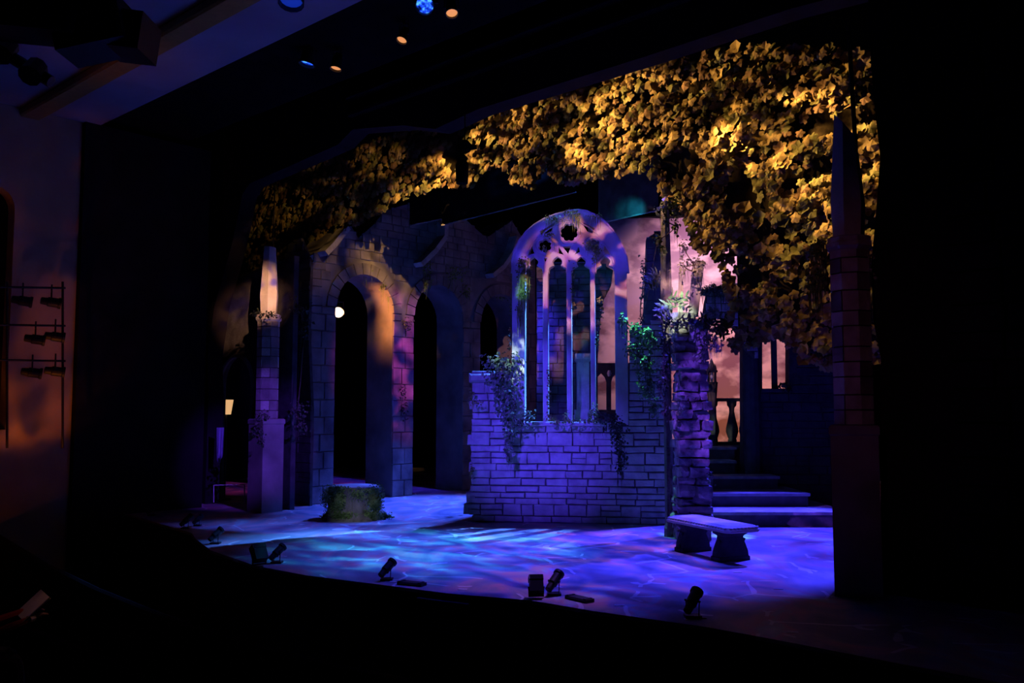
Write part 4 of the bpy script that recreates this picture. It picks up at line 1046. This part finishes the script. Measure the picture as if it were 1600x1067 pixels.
def rock(seed):
    r = random.Random(seed); bm = bmesh.new(); bmesh.ops.create_cube(bm, size=2.0); bmesh.ops.subdivide_edges(bm, edges=bm.edges[:], cuts=1, use_grid_fill=True)
    for v in bm.verts:
        l = v.co.length; v.co = v.co * (1 - .16 * (l - 1)) + Vector((r.uniform(-.13, .13), r.uniform(-.13, .13), r.uniform(-.13, .13)))
    m = bpy.data.meshes.new('stone'); bm.to_mesh(m); bm.free(); m.materials.append(M_ROCK); return m
rocks = [rock(i) for i in range(7)]
ztop = P(1082, 502, RY).z; rnd = random.Random(17)
mb = MB(); mb.box((RX, RY, ztop / 2 - .05), (.36, .34, ztop - .12)); mb.build('mortar_core', M_MORTAR, rub)
z = 0.0
while z < ztop - .06:
    h = min(rnd.uniform(.10, .19), ztop - z); wid = .50 + .05 * math.sin(z * 5); k = rnd.choice((1, 2, 2, 3)); cuts = sorted(rnd.uniform(.25, .75) for _ in range(k - 1)) if k < 3 else [rnd.uniform(.28, .38), rnd.uniform(.62, .72)]
    ed = [0] + cuts + [1]
    for row, yo in ((0, -.13), (1, .13)):
        for i in range(len(ed) - 1):
            a0, a1 = ed[i], ed[i + 1]
            if row: a0, a1 = 1 - a1, 1 - a0
            inst('stone', rocks[rnd.randrange(7)], rub, Vector(((a0 + a1 - 1) / 2 * wid + rnd.uniform(-.02, .02), yo + rnd.uniform(-.07, .04), z + h / 2)), (rnd.uniform(-.12, .12), rnd.uniform(-.10, .10), rnd.uniform(-.2, .2)),
                 ((a1 - a0) * wid / 2 * .98, .145, h / 2 * .98))
    z += h
inst('top_boulder', rocks[3], rub, Vector((-.12, -.12, ztop + .02)), (0, .1, .3), (.16, .14, .10))
for (x0, y0p, x1, y1p, r0, r1, nm, lab, sd) in ((1083, 494, 1091, 412, .085, .10, 'broken_shaft', 'leaning broken stone shaft on top of the rubble pillar', 1), (1063, 496, 1064, 432, .045, .04, 'slim_shaft', 'slim brightly lit stone shaft standing on the rubble pillar', 2)):
    p, q = P(x0, y0p, RY - .05), P(x1, y1p, RY - .02)
    mb = MB(); d = q - p; rnd = random.Random(sd); n = 6; rings = []
    a = d.cross(Vector((0, 1, 0))).normalized(); b = d.cross(a).normalized()
    for t_, r in ((0, r0), (.5, (r0 + r1) / 2), (1, r1)):
        for j in range(n):
            th = 2 * math.pi * j / n + .3; off = d * (rnd.uniform(-.04, .06) if t_ == 1 else 0)
            mb.v.append(tuple(p + d * t_ + off + (a * math.cos(th) + b * math.sin(th)) * r))
    mb.f = [(i * n + j, i * n + (j + 1) % n, (i + 1) * n + (j + 1) % n, (i + 1) * n + j) for i in range(2) for j in range(n)] + [tuple(range(n))[::-1], tuple(2 * n + j for j in range(n))]
    tag(mb.build(nm, M_STONE2, None, loc=p), lab, 'column fragment')

# ================================================================== IVY, MOSS AND FERNS
ivy('ivy_cascade', 'thick ivy spilling down the left end of the window wall', [(785, 566, 15.35, 30, 14), (783, 590, 15.3, 28, 18), (790, 620, 15.3, 20, 20), (795, 650, 15.3, 13, 22), (796, 680, 15.3, 9, 16), (795, 708, 15.3, 6, 14)], 2.4, .075, M_IVY, 1, hang=14, hang_len=.35)
ivy('ivy_sprig', 'small bright ivy sprig on the left end of the window sill', [(826, 652, 15.25, 8, 12), (815, 660, 15.3, 9, 8)], 2.2, .06, M_IVY, 2)
ivy('hanging_moss', 'long green moss trailing off the left springing of the gothic arch', [(818, 408, 15.3, 12, 8), (820, 430, 15.3, 11, 16), (816, 458, 15.3, 8, 18), (812, 480, 15.3, 5, 12)], 1.6, .05, M_MOSS, 3, hang=26, hang_len=.45)
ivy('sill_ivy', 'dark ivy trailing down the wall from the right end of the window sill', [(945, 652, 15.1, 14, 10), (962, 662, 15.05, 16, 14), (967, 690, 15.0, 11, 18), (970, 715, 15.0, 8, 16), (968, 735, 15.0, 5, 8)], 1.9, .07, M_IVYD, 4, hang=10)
ivy('ivy_mound', 'teal-lit ivy mound on the right shoulder of the window wall', [(972, 500, 14.9, 8, 8), (990, 512, 14.85, 16, 10), (1010, 522, 14.8, 18, 12), (1022, 535, 14.8, 10, 12), (990, 545, 14.85, 14, 16), (1010, 570, 14.8, 18, 22), (1012, 605, 14.8, 13, 22), (1022, 635, 14.8, 8, 18)], 2.0, .075, M_IVY, 5, hang=8)
ivy('arch_moss', 'wispy moss hanging on the crown of the gothic arch', [(893, 331, 15.35, 12, 4), (903, 337, 15.3, 5, 8), (866, 340, 15.4, 20, 4), (930, 337, 15.3, 12, 3)], 1.3, .04, M_MOSS, 6, False, 'moss', 8, .35)
ivy('foil_moss', 'green moss clump filling the right foil of the tracery', [(922, 381, 15.25, 8, 7), (932, 389, 15.2, 6, 9), (930, 402, 15.2, 4, 8)], 2.2, .045, M_MOSS, 7, False, 'moss', 6, .2)
ivy('tracery_moss', 'ochre moss tuft on the left foil of the tracery', [(857, 367, 15.3, 8, 4), (851, 388, 15.28, 3, 7), (848, 362, 15.3, 4, 3)], 1.8, .04, M_MOSS, 8, False, 'moss')
for nm, lab, pth, sd in (('mullion_moss', 'thin moss creeping up the first window mullion', [(857, 590, 15.2, 2.5, 18), (857, 625, 15.2, 2.5, 18), (858, 652, 15.2, 6, 6)], 9),
                     ('mullion_moss', 'thin moss hanging beside the upper part of the middle mullion', [(896, 425, 15.2, 2.5, 12), (896, 450, 15.2, 2.5, 14), (896, 475, 15.2, 2, 12)], 10),
                     ('mullion_moss', 'moss tufts at the foot of the middle window mullion', [(884, 652, 15.2, 5, 9), (900, 657, 15.2, 14, 3), (870, 659, 15.2, 12, 2)], 11),
                     ('mullion_moss', 'ochre moss dangling along the third window mullion', [(938, 468, 15.2, 6, 5), (940, 485, 15.2, 3, 9), (936, 505, 15.2, 2.5, 10), (933, 530, 15.2, 2, 16)], 12),
                     ('sill_weeds', 'green weeds standing at the foot of the third window mullion', [(928, 645, 15.15, 7, 12), (926, 657, 15.15, 12, 5)], 13)):
    ivy(nm, lab, pth, 1.7, .045, M_MOSS, sd, False, 'moss', group=None) if False else ivy(nm, lab, pth, 1.7, .045, M_MOSS, sd, False, 'moss')
ivy('wall_edge_moss', 'moss clinging to the ragged left edge of the window wall', [(737, 618, 15.6, 4, 12), (744, 628, 15.5, 8, 4), (737, 735, 15.6, 3, 10)], 1.5, .05, M_MOSS, 14, False, 'moss', 4, .2)
ivy('pier_vine', 'green and violet vine wrapping the top of the pinnacle pier', [(1050, 316, 13.0, 13, 10), (1058, 326, 13.0, 10, 10), (1036, 326, 13.0, 10, 8), (1040, 345, 13.0, 6, 12), (1056, 352, 13.0, 5, 14), (1030, 376, 13.3, 3, 8), (1036, 392, 13.2, 4, 12)], 2.0, .06, M_IVY, 15, hang=6)
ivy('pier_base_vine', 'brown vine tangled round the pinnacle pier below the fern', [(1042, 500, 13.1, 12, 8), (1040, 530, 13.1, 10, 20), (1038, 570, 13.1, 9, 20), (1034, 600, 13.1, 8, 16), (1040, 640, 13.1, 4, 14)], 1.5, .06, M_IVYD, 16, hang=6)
ivy('pillar_bush', 'silvery bush of trailing leaves crowning the rubble pillar', [(1085, 500, 12.7, 14, 8), (1102, 505, 12.6, 14, 12), (1100, 525, 12.6, 20, 14), (1118, 535, 12.6, 12, 12), (1096, 548, 12.55, 10, 12), (1110, 490, 12.7, 8, 12)], 1.9, .085, M_DRIED, 17, hang=10)
ivy('shaft_ivy', 'violet-lit ivy on the leaning broken shaft', [(1080, 408, 12.9, 11, 7), (1094, 410, 12.9, 8, 9), (1066, 418, 12.9, 5, 14), (1090, 425, 12.85, 8, 10), (1068, 385, 13.2, 6, 14)], 1.8, .06, M_DRIED, 18, hang=5)
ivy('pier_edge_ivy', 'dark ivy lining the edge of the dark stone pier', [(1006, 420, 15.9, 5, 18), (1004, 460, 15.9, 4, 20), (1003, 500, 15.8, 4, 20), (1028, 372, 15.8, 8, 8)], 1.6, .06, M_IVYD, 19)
ivy('column_vine', 'dark leaves round the capital of the left obelisk column', [(405, 490, 16.6, 14, 6), (425, 492, 16.6, 10, 5)], 1.8, .06, M_IVYD, 20, False)
ivy('pedestal_vine', 'dark vine draped over the pedestal of the left obelisk column', [(408, 650, 16.5, 12, 8), (405, 672, 16.5, 8, 16), (409, 692, 16.5, 5, 10)], 1.6, .07, M_IVYD, 22)
ivy('arcade_moss', 'moss streak hanging over the first arch of the arcade', [(590, 405, 20.0, 8, 18), (598, 440, 20.0, 5, 16), (575, 420, 19.8, 10, 6), (606, 455, 20.2, 3, 10)], 1.1, .06, M_MOSS, 23, False, 'moss', 8, .5)
ivy('arcade_moss', 'moss streak hanging over the second arch of the arcade', [(667, 415, 20.8, 8, 22), (668, 440, 20.8, 7, 14), (712, 425, 21.2, 16, 12), (728, 455, 21.6, 8, 10)], 1.0, .06, M_MOSS, 24, False, 'moss', 8, .5)
ivy('pier_moss', 'dark moss patch on the arcade pier between the first two arches', [(637, 508, 20.3, 8, 12), (630, 640, 20.3, 6, 16), (630, 610, 20.3, 4, 12)], 1.0, .06, M_IVYD, 25, False, 'moss')
ivy('arch_fringe', 'thin moss fringe on the crown of the third arch', [(785, 466, 22.6, 14, 3), (798, 480, 22.6, 3, 10), (796, 540, 18.5, 3, 24)], 1.0, .05, M_MOSS, 26, False, 'moss')
ivy('column_moss', 'gold-green moss hanging left of the right obelisk column', [(1278, 395, 9.75, 20, 14), (1275, 425, 9.7, 20, 20), (1272, 450, 9.7, 14, 16), (1280, 380, 9.7, 14, 8)], 1.7, .055, M_MOSS, 27, False, 'moss', 24, .35)
ivy('capital_leaves', 'few pale leaves at the right side of the right obelisk column', [(1357, 400, 9.5, 6, 5), (1357, 425, 9.5, 5, 12)], 1.6, .05, M_DRIED, 28, False)
ivy('wing_ivy', 'dark leaf cluster hanging down the left wing flat', [(470, 480, 17.2, 12, 14), (476, 510, 17.2, 9, 16), (465, 640, 17.2, 14, 14), (470, 665, 17.2, 12, 10)], 1.4, .08, M_IVYD, 29, hang=6)
ivy('pillar_moss', 'little green moss in the joints of the rubble pillar', [(1064, 640, 12.75, 5, 7), (1110, 745, 12.8, 4, 12)], 1.4, .05, M_IVY, 30, False, 'moss')

def fern(name, label, base, fronds, mat, seed):
    rnd = random.Random(seed); root = thing(name, label, 'fern', base)
    for dx, dz, L in fronds:
        mb = MB(); d = Vector((dx, rnd.uniform(-.6, -.1), dz)).normalized(); pts = []; p = Vector(base)
        for i in range(9): pts.append(p.copy()); p = p + d * (L / 8); d = (d + Vector((0, 0, -.16))).normalized()
        mb.tube(pts, [.006 - .0005 * i for i in range(9)], 4)
        for i in (2, 4, 6, 8):
            tn = (pts[min(i + 1, 8)] - pts[i - 1]).normalized(); s = tn.cross(Vector((0, -.9, .5))).normalized(); wl = L * .42 * math.sin(math.pi * (i + 1.2) / 11)
            for sg in (-1, 1):
                q = pts[i]; t1 = q + (s * sg + tn * .6).normalized() * wl; h = tn * wl * .24
                mb.add([q - h * .5, q + (t1 - q) * .5 - h + Vector((0, -.01, .01)), t1, q + (t1 - q) * .5 + h + Vector((0, -.01, .01)), q + h * .5], [(0, 1, 2, 3, 4)])
        mb.build('frond', mat, root)
    return root
fern('fern', 'pale lit fern growing on the collar of the pinnacle pier', P(1055, 480, 12.85), [(-1, .5, .34), (-.8, .1, .38), (-.2, 1, .3), (.5, .9, .3), (-1, -.2, .34), (.9, .3, .24), (0, .6, .26)], M_FERN, 31)
fern('fern', 'bright green fern sprouting from the left side of the pinnacle pier', P(1034, 436, 13.2), [(-1, .45, .3), (-1, 0, .32), (-.6, .9, .26), (-.9, -.4, .22)], M_FERN, 32)
fern('fern', 'grey-green fern rising from the bush on the rubble pillar', P(1108, 515, 12.6), [(.1, 1, .34), (.5, 1, .3), (-.4, 1, .28), (.9, .5, .34), (-.8, .5, .26), (1, 0, .3)], M_IVY, 33)

# ================================================================== FOOTLIGHTS AND STAGE-EDGE FITTINGS
M_LENS = mat_flat('dark_lens', (.03, .03, .04), .15, 0, .6)
up_aim = lambda dx: Vector((dx, .75, .62))
foot = [(236, 806, .075, 'faint footlight at the far left end of the apron'), (290, 826, .085, 'footlight just before the kink of the apron edge'), (308, 822, .07, 'small footlight behind the kink of the apron edge'),
        (336, 850, .085, 'footlight just right of the kink of the apron edge'), (432, 880, .085, 'footlight beside the left black floor box'), (604, 907, .085, 'lone footlight in the middle of the apron edge'),
        (866, 930, .09, 'footlight beside the right black floor box'), (1083, 965, .095, 'rightmost footlight on the apron edge')]
for px, py, r, lab in foot:
    r *= .66; g = G(px, py); h = r * 2.4
    fixture('footlight', 'black tilted ' + lab, g + Vector((0, .02, h)), up_aim(.55), r, r * 4.2, M_LENS, 'footlights along the apron', floor_z=0.0, cat='footlight')
def floor_box(px, py, s, lab, rz):
    g = G(px, py); root = thing('floor_box', lab, 'stage light', g, 'black floor boxes on the apron'); R = Matrix.Rotation(rz, 3, 'Z')
    T = R @ Matrix.Rotation(-.6, 3, 'X'); c = g + Vector((0, 0, s * .95))
    mb = MB(); mb.box(c, (s * 1.15, s * .9, s * 1.1), T); mb.build('housing', M_BLACK, root)
    mb = MB(); mb.box(c + T @ Vector((0, 0, s * .56)), (s * .95, s * .7, .012), T); mb.build('lens', M_CEIL, root)
    for k, (ox, oy, sx, sy, a) in enumerate(((0, .46, 1.15, .03, -.35), (0, -.46, 1.15, .03, .35), (.58, 0, .03, .85, -.25), (-.58, 0, .03, .85, .25))):
        mb = MB(); mb.box(c + T @ Vector((ox * s * 1.05, oy * s, s * .72)), (sx * s, sy * s, s * .4), T); mb.build('barn_door', M_BLACK, root)
    mb = MB(); mb.tube([c + R @ Vector((s * .62, 0, 0)), g + R @ Vector((s * .62, 0, .02)), g + R @ Vector((-s * .62, 0, .02)), c + R @ Vector((-s * .62, 0, 0))], .014, 5); mb.build('yoke', M_BLACK, root)
floor_box(405, 884, .14, 'left black floor box light on the apron edge', .7); floor_box(838, 934, .12, 'right black floor box light with pale top on the apron edge', .1)
for px0, py0, px1, py1, lab in ((624, 912, 662, 916, 'low black strip on the apron beside the middle footlight'), (888, 934, 922, 942, 'low black strip on the apron beside the right floor box')):
    a, b = G(px0, py0), G(px1, py1); fr = Frame((a.x, a.y), (b.x - a.x, b.y - a.y)); L_ = (b - a).length
    root = thing('cable_ramp', lab, 'cable ramp', (a + b) / 2, 'low black strips on the apron')
    block(fr, 0, L_, 0.001, .035, -.06, .06, .012).build('ramp', M_BLACK, root)
    for s in (0.02, L_ - .05): block(fr, s, s + .03, .035, .042, -.05, .05, .002).build('end_clip', M_BLACK, root)
for px, py, lab in ((723, 921, 'white tape mark on the apron right of the middle footlight'), (968, 946, 'white tape mark between the right floor box and the rightmost footlight'), (1216, 920, 'white tape mark in front of the bench'), (1238, 988, 'white tape mark near the right front edge of the apron'), (1096, 966, 'white tape mark beside the rightmost footlight'), (616, 909, 'white tape mark beside the lone middle footlight'), (1152, 894, 'white tape mark at the near leg of the bench')):
    g = G(px, py); mb = MB(); mb.box(g + Vector((0, 0, .003)), (.10, .05, .004), Matrix.Rotation(-.2, 3, 'Z')); tag(mb.build('tape_mark', M_WHITE, None, loc=g), lab, 'tape mark', 'white tape marks on the apron')

# ================================================================== OVERHEAD LAMPS
for px, py, Y, mt, r, aim, lab in ((706, 20, 11.4, E_ORANGE, .088, (.1, -.42, -.9), 'amber overhead downlight nearest the top edge'), (628, 62, 12.2, E_ORANGE, .083, (-.25, -.36, -.9), 'amber overhead downlight in the middle of its row'), (525, 106, 13.2, E_ORANGE, .095, (-.15, -.16, -1), 'amber overhead downlight at the left end of its row'),
                              (664, 8, 11.2, E_BLUE, .13, (0, -.75, -.66), 'bright blue overhead moving light beside the amber downlight'), (480, 98, 13.2, E_BLUE, .13, (-.2, -.06, -1), 'thin blue overhead light left of the amber downlights'), (455, 1, 10.6, E_BLUED, .16, (0, -.3, -.95), 'dim blue overhead light at the top edge')):
    p = P(px, py, Y); aim = Vector(aim).normalized(); L_ = r * 2.6
    fixture('overhead_lamp', lab, p - aim * L_ * .4, aim, r, L_, mt, 'overhead lamps in the house ceiling', hang_z=p.z + r * 3.6, cat='overhead lamp')
# blue lens baffles of the moving light
# ornamental hanging lantern silhouetted on the leaves
p = P(722, 252, 13.2)
M_BLACK0 = M_BLACKCLOTH
hl = thing('hanging_lamp', 'small black lamp hanging in front of the leaf border', 'hanging lamp', p)
mb = MB(); mb.lathe([(.02, -.36), (.09, -.34), (.10, -.05), (.07, .0), (.09, .05), (.02, .12)], 10, p); mb.build('housing', M_BLACK0, hl)
mb = MB(); mb.lathe([(.03, .12), (.09, .16), (.10, .26), (.05, .32), (.02, .33)], 10, p + Vector((.04, 0, 0))); mb.build('head', M_BLACK0, hl)
mb = MB(); mb.tube([p + Vector((.04, 0, .2)), p + Vector((.22, 0, .22))], .035, 6); mb.build('arm', M_BLACK0, hl)
mb = MB(); mb.tube([p + Vector((.04, 0, .3)), p + Vector((.04, 0, 1.1))], .01, 5); mb.build('cable', M_BLACK0, hl)

# ================================================================== HOUSE LEFT: LAMP LADDER, HANGING SPEAKERS
lad = thing('lamp_ladder', 'black pipe ladder of stage lamps on the amber-lit house left wall', 'lamp ladder', HLF.w(HLF.pix(60, 680)[0], .9, -1.3))
def LD(px, py, off=.9):
    r = ray(px, py); o2 = HLF.o + HLF.n * off; n = HLF.n
    k = o2.dot(n) / (r.x * n.x + r.y * n.y); return Vector((r.x * k, r.y * k, CAM_H + r.z * k))
for y in (448, 507, 562): mb = MB(); mb.tube([LD(-30, y), LD(102, y + 2)], .02, 6); mb.build('rail', M_BLACK, lad)
for x in (11, 98): mb = MB(); mb.tube([LD(x, 440), LD(x, 700)], .02, 6); mb.build('upright', M_BLACK, lad)
for x, y, lab in ((35, 470, 'black lamp on the top rung of the ladder, left'), (80, 472, 'black lamp on the top rung of the ladder, right'), (55, 530, 'black lamp on the middle rung of the ladder, left'), (86, 526, 'black lamp on the middle rung of the ladder with amber glint'), (50, 582, 'black lamp on the lowest rung of the ladder, left'), (86, 580, 'black lamp on the lowest rung of the ladder, right')):
    p = LD(x, y); fixture('ladder_lamp', lab, p, (.85, .5, -.12), .095, .30, M_LENS, 'lamps on the house left ladder', hang_z=p.z + .30)
for poly_, Y, lab in (((-10, -20, 235, 118), 8.2, 'big black hanging loudspeaker cluster in the top left corner'), ((-20, 60, 85, 128), 8.6, 'black hanging lamp bar below the loudspeaker cluster')):
    x0, y0_, x1, y1_ = poly_; root = thing('hanging_speaker' if Y < 8.5 else 'hanging_lamp_bar', lab, 'loudspeaker' if Y < 8.5 else 'lamp bar', P((x0 + x1) / 2, y0_, Y))
    if Y < 8.5:
        for k, (cx_, cy_, wx, wy, rz) in enumerate(((60, 20, 150, 80, .1), (150, 48, 110, 74, -.22), (205, 58, 62, 62, .12))):
            c = P(cx_, cy_, Y + .1 * k); s = Y / F_PX; R = Matrix.Rotation(rz, 3, 'Y')
            mb = MB(); mb.box(c, (wx * s, .45, wy * s), R); cb = mb.build('cabinet', M_BLACK, root)
            mb = MB(); mb.box(c + R @ Vector((0, -.235, 0)), (wx * s * .88, .02, wy * s * .84), R); mb.build('grille', M_BLACKCLOTH, cb)
        mb = MB(); mb.tube([P(110, 15, Y + .1), P(110, -60, Y + .1)], .02, 5); mb.build('hanger', M_BLACK, root)
    else:
        mb = MB(); mb.tube([P(-30, 60, Y), P(80, 128, Y)], .06, 8); mb.build('bar', M_BLACK, root)
        for q in ((10, 72), (55, 105)): mb = MB(); mb.lathe([(.05, -.1), (.10, -.06), (.11, .14), (.09, .14)], 10, P(*q, Y) + Vector((0, 0, -.02)), Matrix.Rotation(2.4, 3, 'X')); mb.build('lamp', M_BLACK, root)
        mb = MB(); mb.tube([P(20, 90, Y), P(20, -60, Y)], .012, 5); mb.build('hanger', M_BLACK, root)

# ================================================================== PIT RAIL, SEATED PERSON WITH A SCORE
def curve_wall(pts, name, lab, z0, z1, th=.10):
    root = thing(name, lab, 'rail', (pts[len(pts) // 2][0], pts[len(pts) // 2][1], z0)); m1, m2 = MB(), MB()
    m1.tube([(x, y, z1) for x, y in pts], th * .55, 8)
    for i in range(len(pts) - 1):
        a, b = Vector((*pts[i], 0)), Vector((*pts[i + 1], 0)); d = (b - a).normalized(); s = Vector((-d.y, d.x, 0)) * th / 2
        vs = [a + s, b + s, b - s, a - s]; m2.add([v + Vector((0, 0, z0)) for v in vs] + [v + Vector((0, 0, z1)) for v in vs], [(3, 2, 1, 0), (4, 5, 6, 7), (0, 1, 5, 4), (1, 2, 6, 5), (2, 3, 7, 6), (3, 0, 4, 7)])
    m1.build('top_rail', M_FASCIA, root); m2.build('panel', M_FASCIA, root); return root
def gp(px, py, z): q = G(px, py, z); return (q.x, q.y)
curve_wall([gp(-60, 800, -.1), gp(0, 842, -.1), gp(70, 885, -.1), gp(150, 925, -.1), gp(230, 958, -.1), gp(300, 985, -.1), gp(420, 1020, -.1), gp(560, 1055, -.1), gp(700, 1085, -.1)], 'pit_rail', 'very dark curved pit rail at the lower left', -1.3, -.1)
curve_wall([gp(-60, 940, -.6), gp(60, 992, -.6), gp(140, 1025, -.6), gp(230, 1060, -.6), gp(330, 1100, -.6)], 'house_rail', 'very dark curved house rail in the bottom left corner', -1.3, -.6)

def skin_body(name, verts, edges, radii, mat, parent, root_i=0, sub=1):
    off = Vector(parent.location); m = bpy.data.meshes.new(name)
    m.from_pydata([tuple(Vector(v) - off) for v in verts], edges, []); m.materials.append(mat)
    o = bpy.data.objects.new(name, m); COL.objects.link(o); o.parent = parent
    o.modifiers.new('skin', 'SKIN'); m.skin_vertices or None
    if not m.skin_vertices:
        bm = bmesh.new(); bm.from_mesh(m); bm.verts.layers.skin.verify(); bm.to_mesh(m); bm.free()
    sv = m.skin_vertices[0].data
    for i, r in enumerate(radii): sv[i].radius = (r, r); sv[i].use_root = (i == root_i)
    s = o.modifiers.new('sub', 'SUBSURF'); s.levels = sub; s.render_levels = sub
    return o
bp = P(58, 952, 8.7)                        # centre of the score
fw = Vector((.80, .60, 0)); sd = Vector((.60, -.80, 0)); hip = Vector((bp.x, bp.y, 0)) - fw * .62 + Vector((0, 0, bp.z - .40))
person = thing('person', 'seated person in a red top holding an open score, lower left', 'person', (hip.x, hip.y, -1.3))
zf = -1.3
kneeL, kneeR = hip + fw * .45 + sd * -.12, hip + fw * .45 + sd * .12
V_ = [hip, hip + Vector((0, 0, .22)), hip + Vector((0, 0, .42)) + fw * .02, hip + Vector((0, 0, .54)) + fw * .03, hip + Vector((0, 0, .62)) + fw * .05,
      hip + Vector((0, 0, .48)) - sd * .19, hip + Vector((0, 0, .24)) - sd * .24 + fw * .10, bp - sd * .17 - fw * .06 + Vector((0, 0, -.03)),
      hip + Vector((0, 0, .48)) + sd * .19, hip + Vector((0, 0, .24)) + sd * .25 + fw * .10, bp + sd * .17 - fw * .07 + Vector((0, 0, -.05))]
E_ = [(0, 1), (1, 2), (2, 3), (3, 4), (3, 5), (5, 6), (6, 7), (3, 8), (8, 9), (9, 10)]
skin_body('torso', V_, E_, [.16, .145, .165, .12, .055, .07, .05, .035, .07, .05, .035], M_RED, person)
fl = Vector((0, 0, zf + .05))
def leg(k, s): ank = Vector((k.x, k.y, zf + .09)) + fw * .04; return ank
aL_, aR_ = leg(kneeL, -1), leg(kneeR, 1)
skin_body('trousers', [hip, hip - sd * .1 + fw * .05, kneeL, aL_, aL_ + fw * .2 + Vector((0, 0, -.05)), hip + sd * .1 + fw * .05, kneeR, aR_, aR_ + fw * .2 + Vector((0, 0, -.05))], [(0, 1), (1, 2), (2, 3), (3, 4), (0, 5), (5, 6), (6, 7), (7, 8)], [.15, .11, .075, .05, .04, .11, .075, .05, .04], M_TROUSER, person)
hc = hip + Vector((0, 0, .76)) + fw * .09
mb = MB(); R = Matrix.Rotation(math.atan2(fw.y, fw.x), 3, 'Z') @ Matrix.Rotation(.35, 3, 'Y')
prof = [(.012, -.125), (.045, -.115), (.062, -.08), (.074, -.03), (.08, .02), (.08, .06), (.066, .098), (.035, .118), (.006, .122)]
for i, (r, z) in enumerate(prof):
    for j in range(16):
        th = 2 * math.pi * j / 16; x, y = r * 1.18 * math.cos(th), r * math.sin(th)
        if j == 0: x += {1: .004, 2: .012, 3: .03, 4: .006}.get(i, 0)
        if j in (1, 15) and i == 4: x -= .010
        mb.v.append(tuple(hc + R @ Vector((x, y, z))))
mb.f = [(i * 16 + j, i * 16 + (j + 1) % 16, (i + 1) * 16 + (j + 1) % 16, (i + 1) * 16 + j) for i in range(len(prof) - 1) for j in range(16)]
mb.tube([hc + Vector((0, 0, -.08)), hc - fw * .03 + Vector((0, 0, -.2))], [.05, .055], 10)
for s in (-1, 1): mb.lathe([(.008, -.03), (.02, 0), (.008, .03)], 6, hc + R @ Vector((-.005, s * .083, -.01)))
hd_ = mb.build('head', M_SKIN, person, smooth=True)
mb = MB()
for s in (-1, 1): mb.lathe([(.003, -.008), (.01, 0), (.003, .008)], 6, hc + R @ Vector((.083, s * .032, .012)))
mb.build('eyes', M_BLACK, hd_)
mb = MB(); mb.box(hc + R @ Vector((.078, 0, -.065)), (.012, .045, .008), R); mb.build('mouth', M_RED, hd_)
mb = MB(); mb.lathe([(.088, -.02), (.092, .03), (.09, .075), (.07, .115), (.03, .135), (.004, .138)], 14, hc + R @ Vector((-.018, 0, 0)), R, 0, .95); mb.build('hair', M_HAIR, hd_, smooth=True)
for s in (-1, 1):
    wr_ = bp + sd * s * .17 - fw * .065 + Vector((0, 0, -.04)); cu = MB(); dirh = (fw * .8 - sd * s * .5 + Vector((0, 0, .15))).normalized()
    cu.tube([wr_ - dirh * .04, wr_ + dirh * .015], [.036, .034], 10); cu.build('cuff', M_PAPER, person)
    hv = [wr_, wr_ + dirh * .05, wr_ + dirh * .085]; he = [(0, 1), (1, 2)]; hr = [.024, .030, .028]
    acr = dirh.cross(Vector((0, 0, 1))).normalized()
    for k in range(4):
        b0 = len(hv); off = acr * (k - 1.5) * .021; ln = (.062, .075, .072, .055)[k]
        hv += [wr_ + dirh * .095 + off, wr_ + dirh * (.095 + ln * .5) + off * 1.1 + Vector((0, 0, -.006)), wr_ + dirh * (.095 + ln) + off * 1.1 + Vector((0, 0, -.022))]
        he += [(2, b0), (b0, b0 + 1), (b0 + 1, b0 + 2)]; hr += [.0095, .0085, .007]
    b0 = len(hv); hv += [wr_ + dirh * .045 + acr * s * .035 + Vector((0, 0, .008)), wr_ + dirh * .085 + acr * s * .05 + Vector((0, 0, .014))]; he += [(1, b0), (b0, b0 + 1)]; hr += [.011, .009]
    skin_body('hand', hv, he, hr, M_SKIN, person)
spot('score_fill', bp + Vector((.45, -.1, .75)), bp, 2.0, (1.0, 0.42, 0.28), 45, 1.0, 0.03)  # added fill light for the score and its holder; no fixture stands here
bk = thing('open_score', 'open paper score held by the seated person, lower left', 'booklet', bp)
Rb = Matrix.Rotation(math.atan2(fw.y, fw.x) - math.pi / 2, 3, 'Z')
for s in (-1, 1):
    T = Rb @ Matrix.Rotation(.75, 3, 'X') @ Matrix.Rotation(-s * .28, 3, 'Y')
    mb = MB(); mb.box(bp + T @ Vector((s * .115, 0, .0)), (.22, .29, .008), T); mb.build('page', M_PAPER, bk)
mb = MB(); T = Rb @ Matrix.Rotation(.75, 3, 'X'); mb.box(bp + T @ Vector((0, 0, -.006)), (.02, .29, .01), T); mb.build('spine', M_PAPER, bk)
ch = thing('pit_chair', 'dark plush chair under the seated person in red', 'chair', (hip.x, hip.y, zf))
mb = MB(); Rc = Matrix.Rotation(math.atan2(fw.y, fw.x), 3, 'Z'); sz_ = hip.z - .17
mb.box(Vector((hip.x, hip.y, sz_ - .05)) + fw * .1, (.48, .48, .08), Rc); mb.build('seat', M_SEAT, ch)
mb = MB(); mb.box(Vector((hip.x, hip.y, sz_ + .28)) - fw * .22, (.06, .46, .5), Rc); mb.build('backrest', M_SEAT, ch)
for a in (-.12, .32):
    for b in (-.2, .2): mb = MB(); c = Vector((hip.x, hip.y, 0)) + fw * a + sd * b; mb.tube([(c.x, c.y, zf), (c.x, c.y, sz_ - .08)], .018, 6); mb.build('leg', M_BLACK, ch)
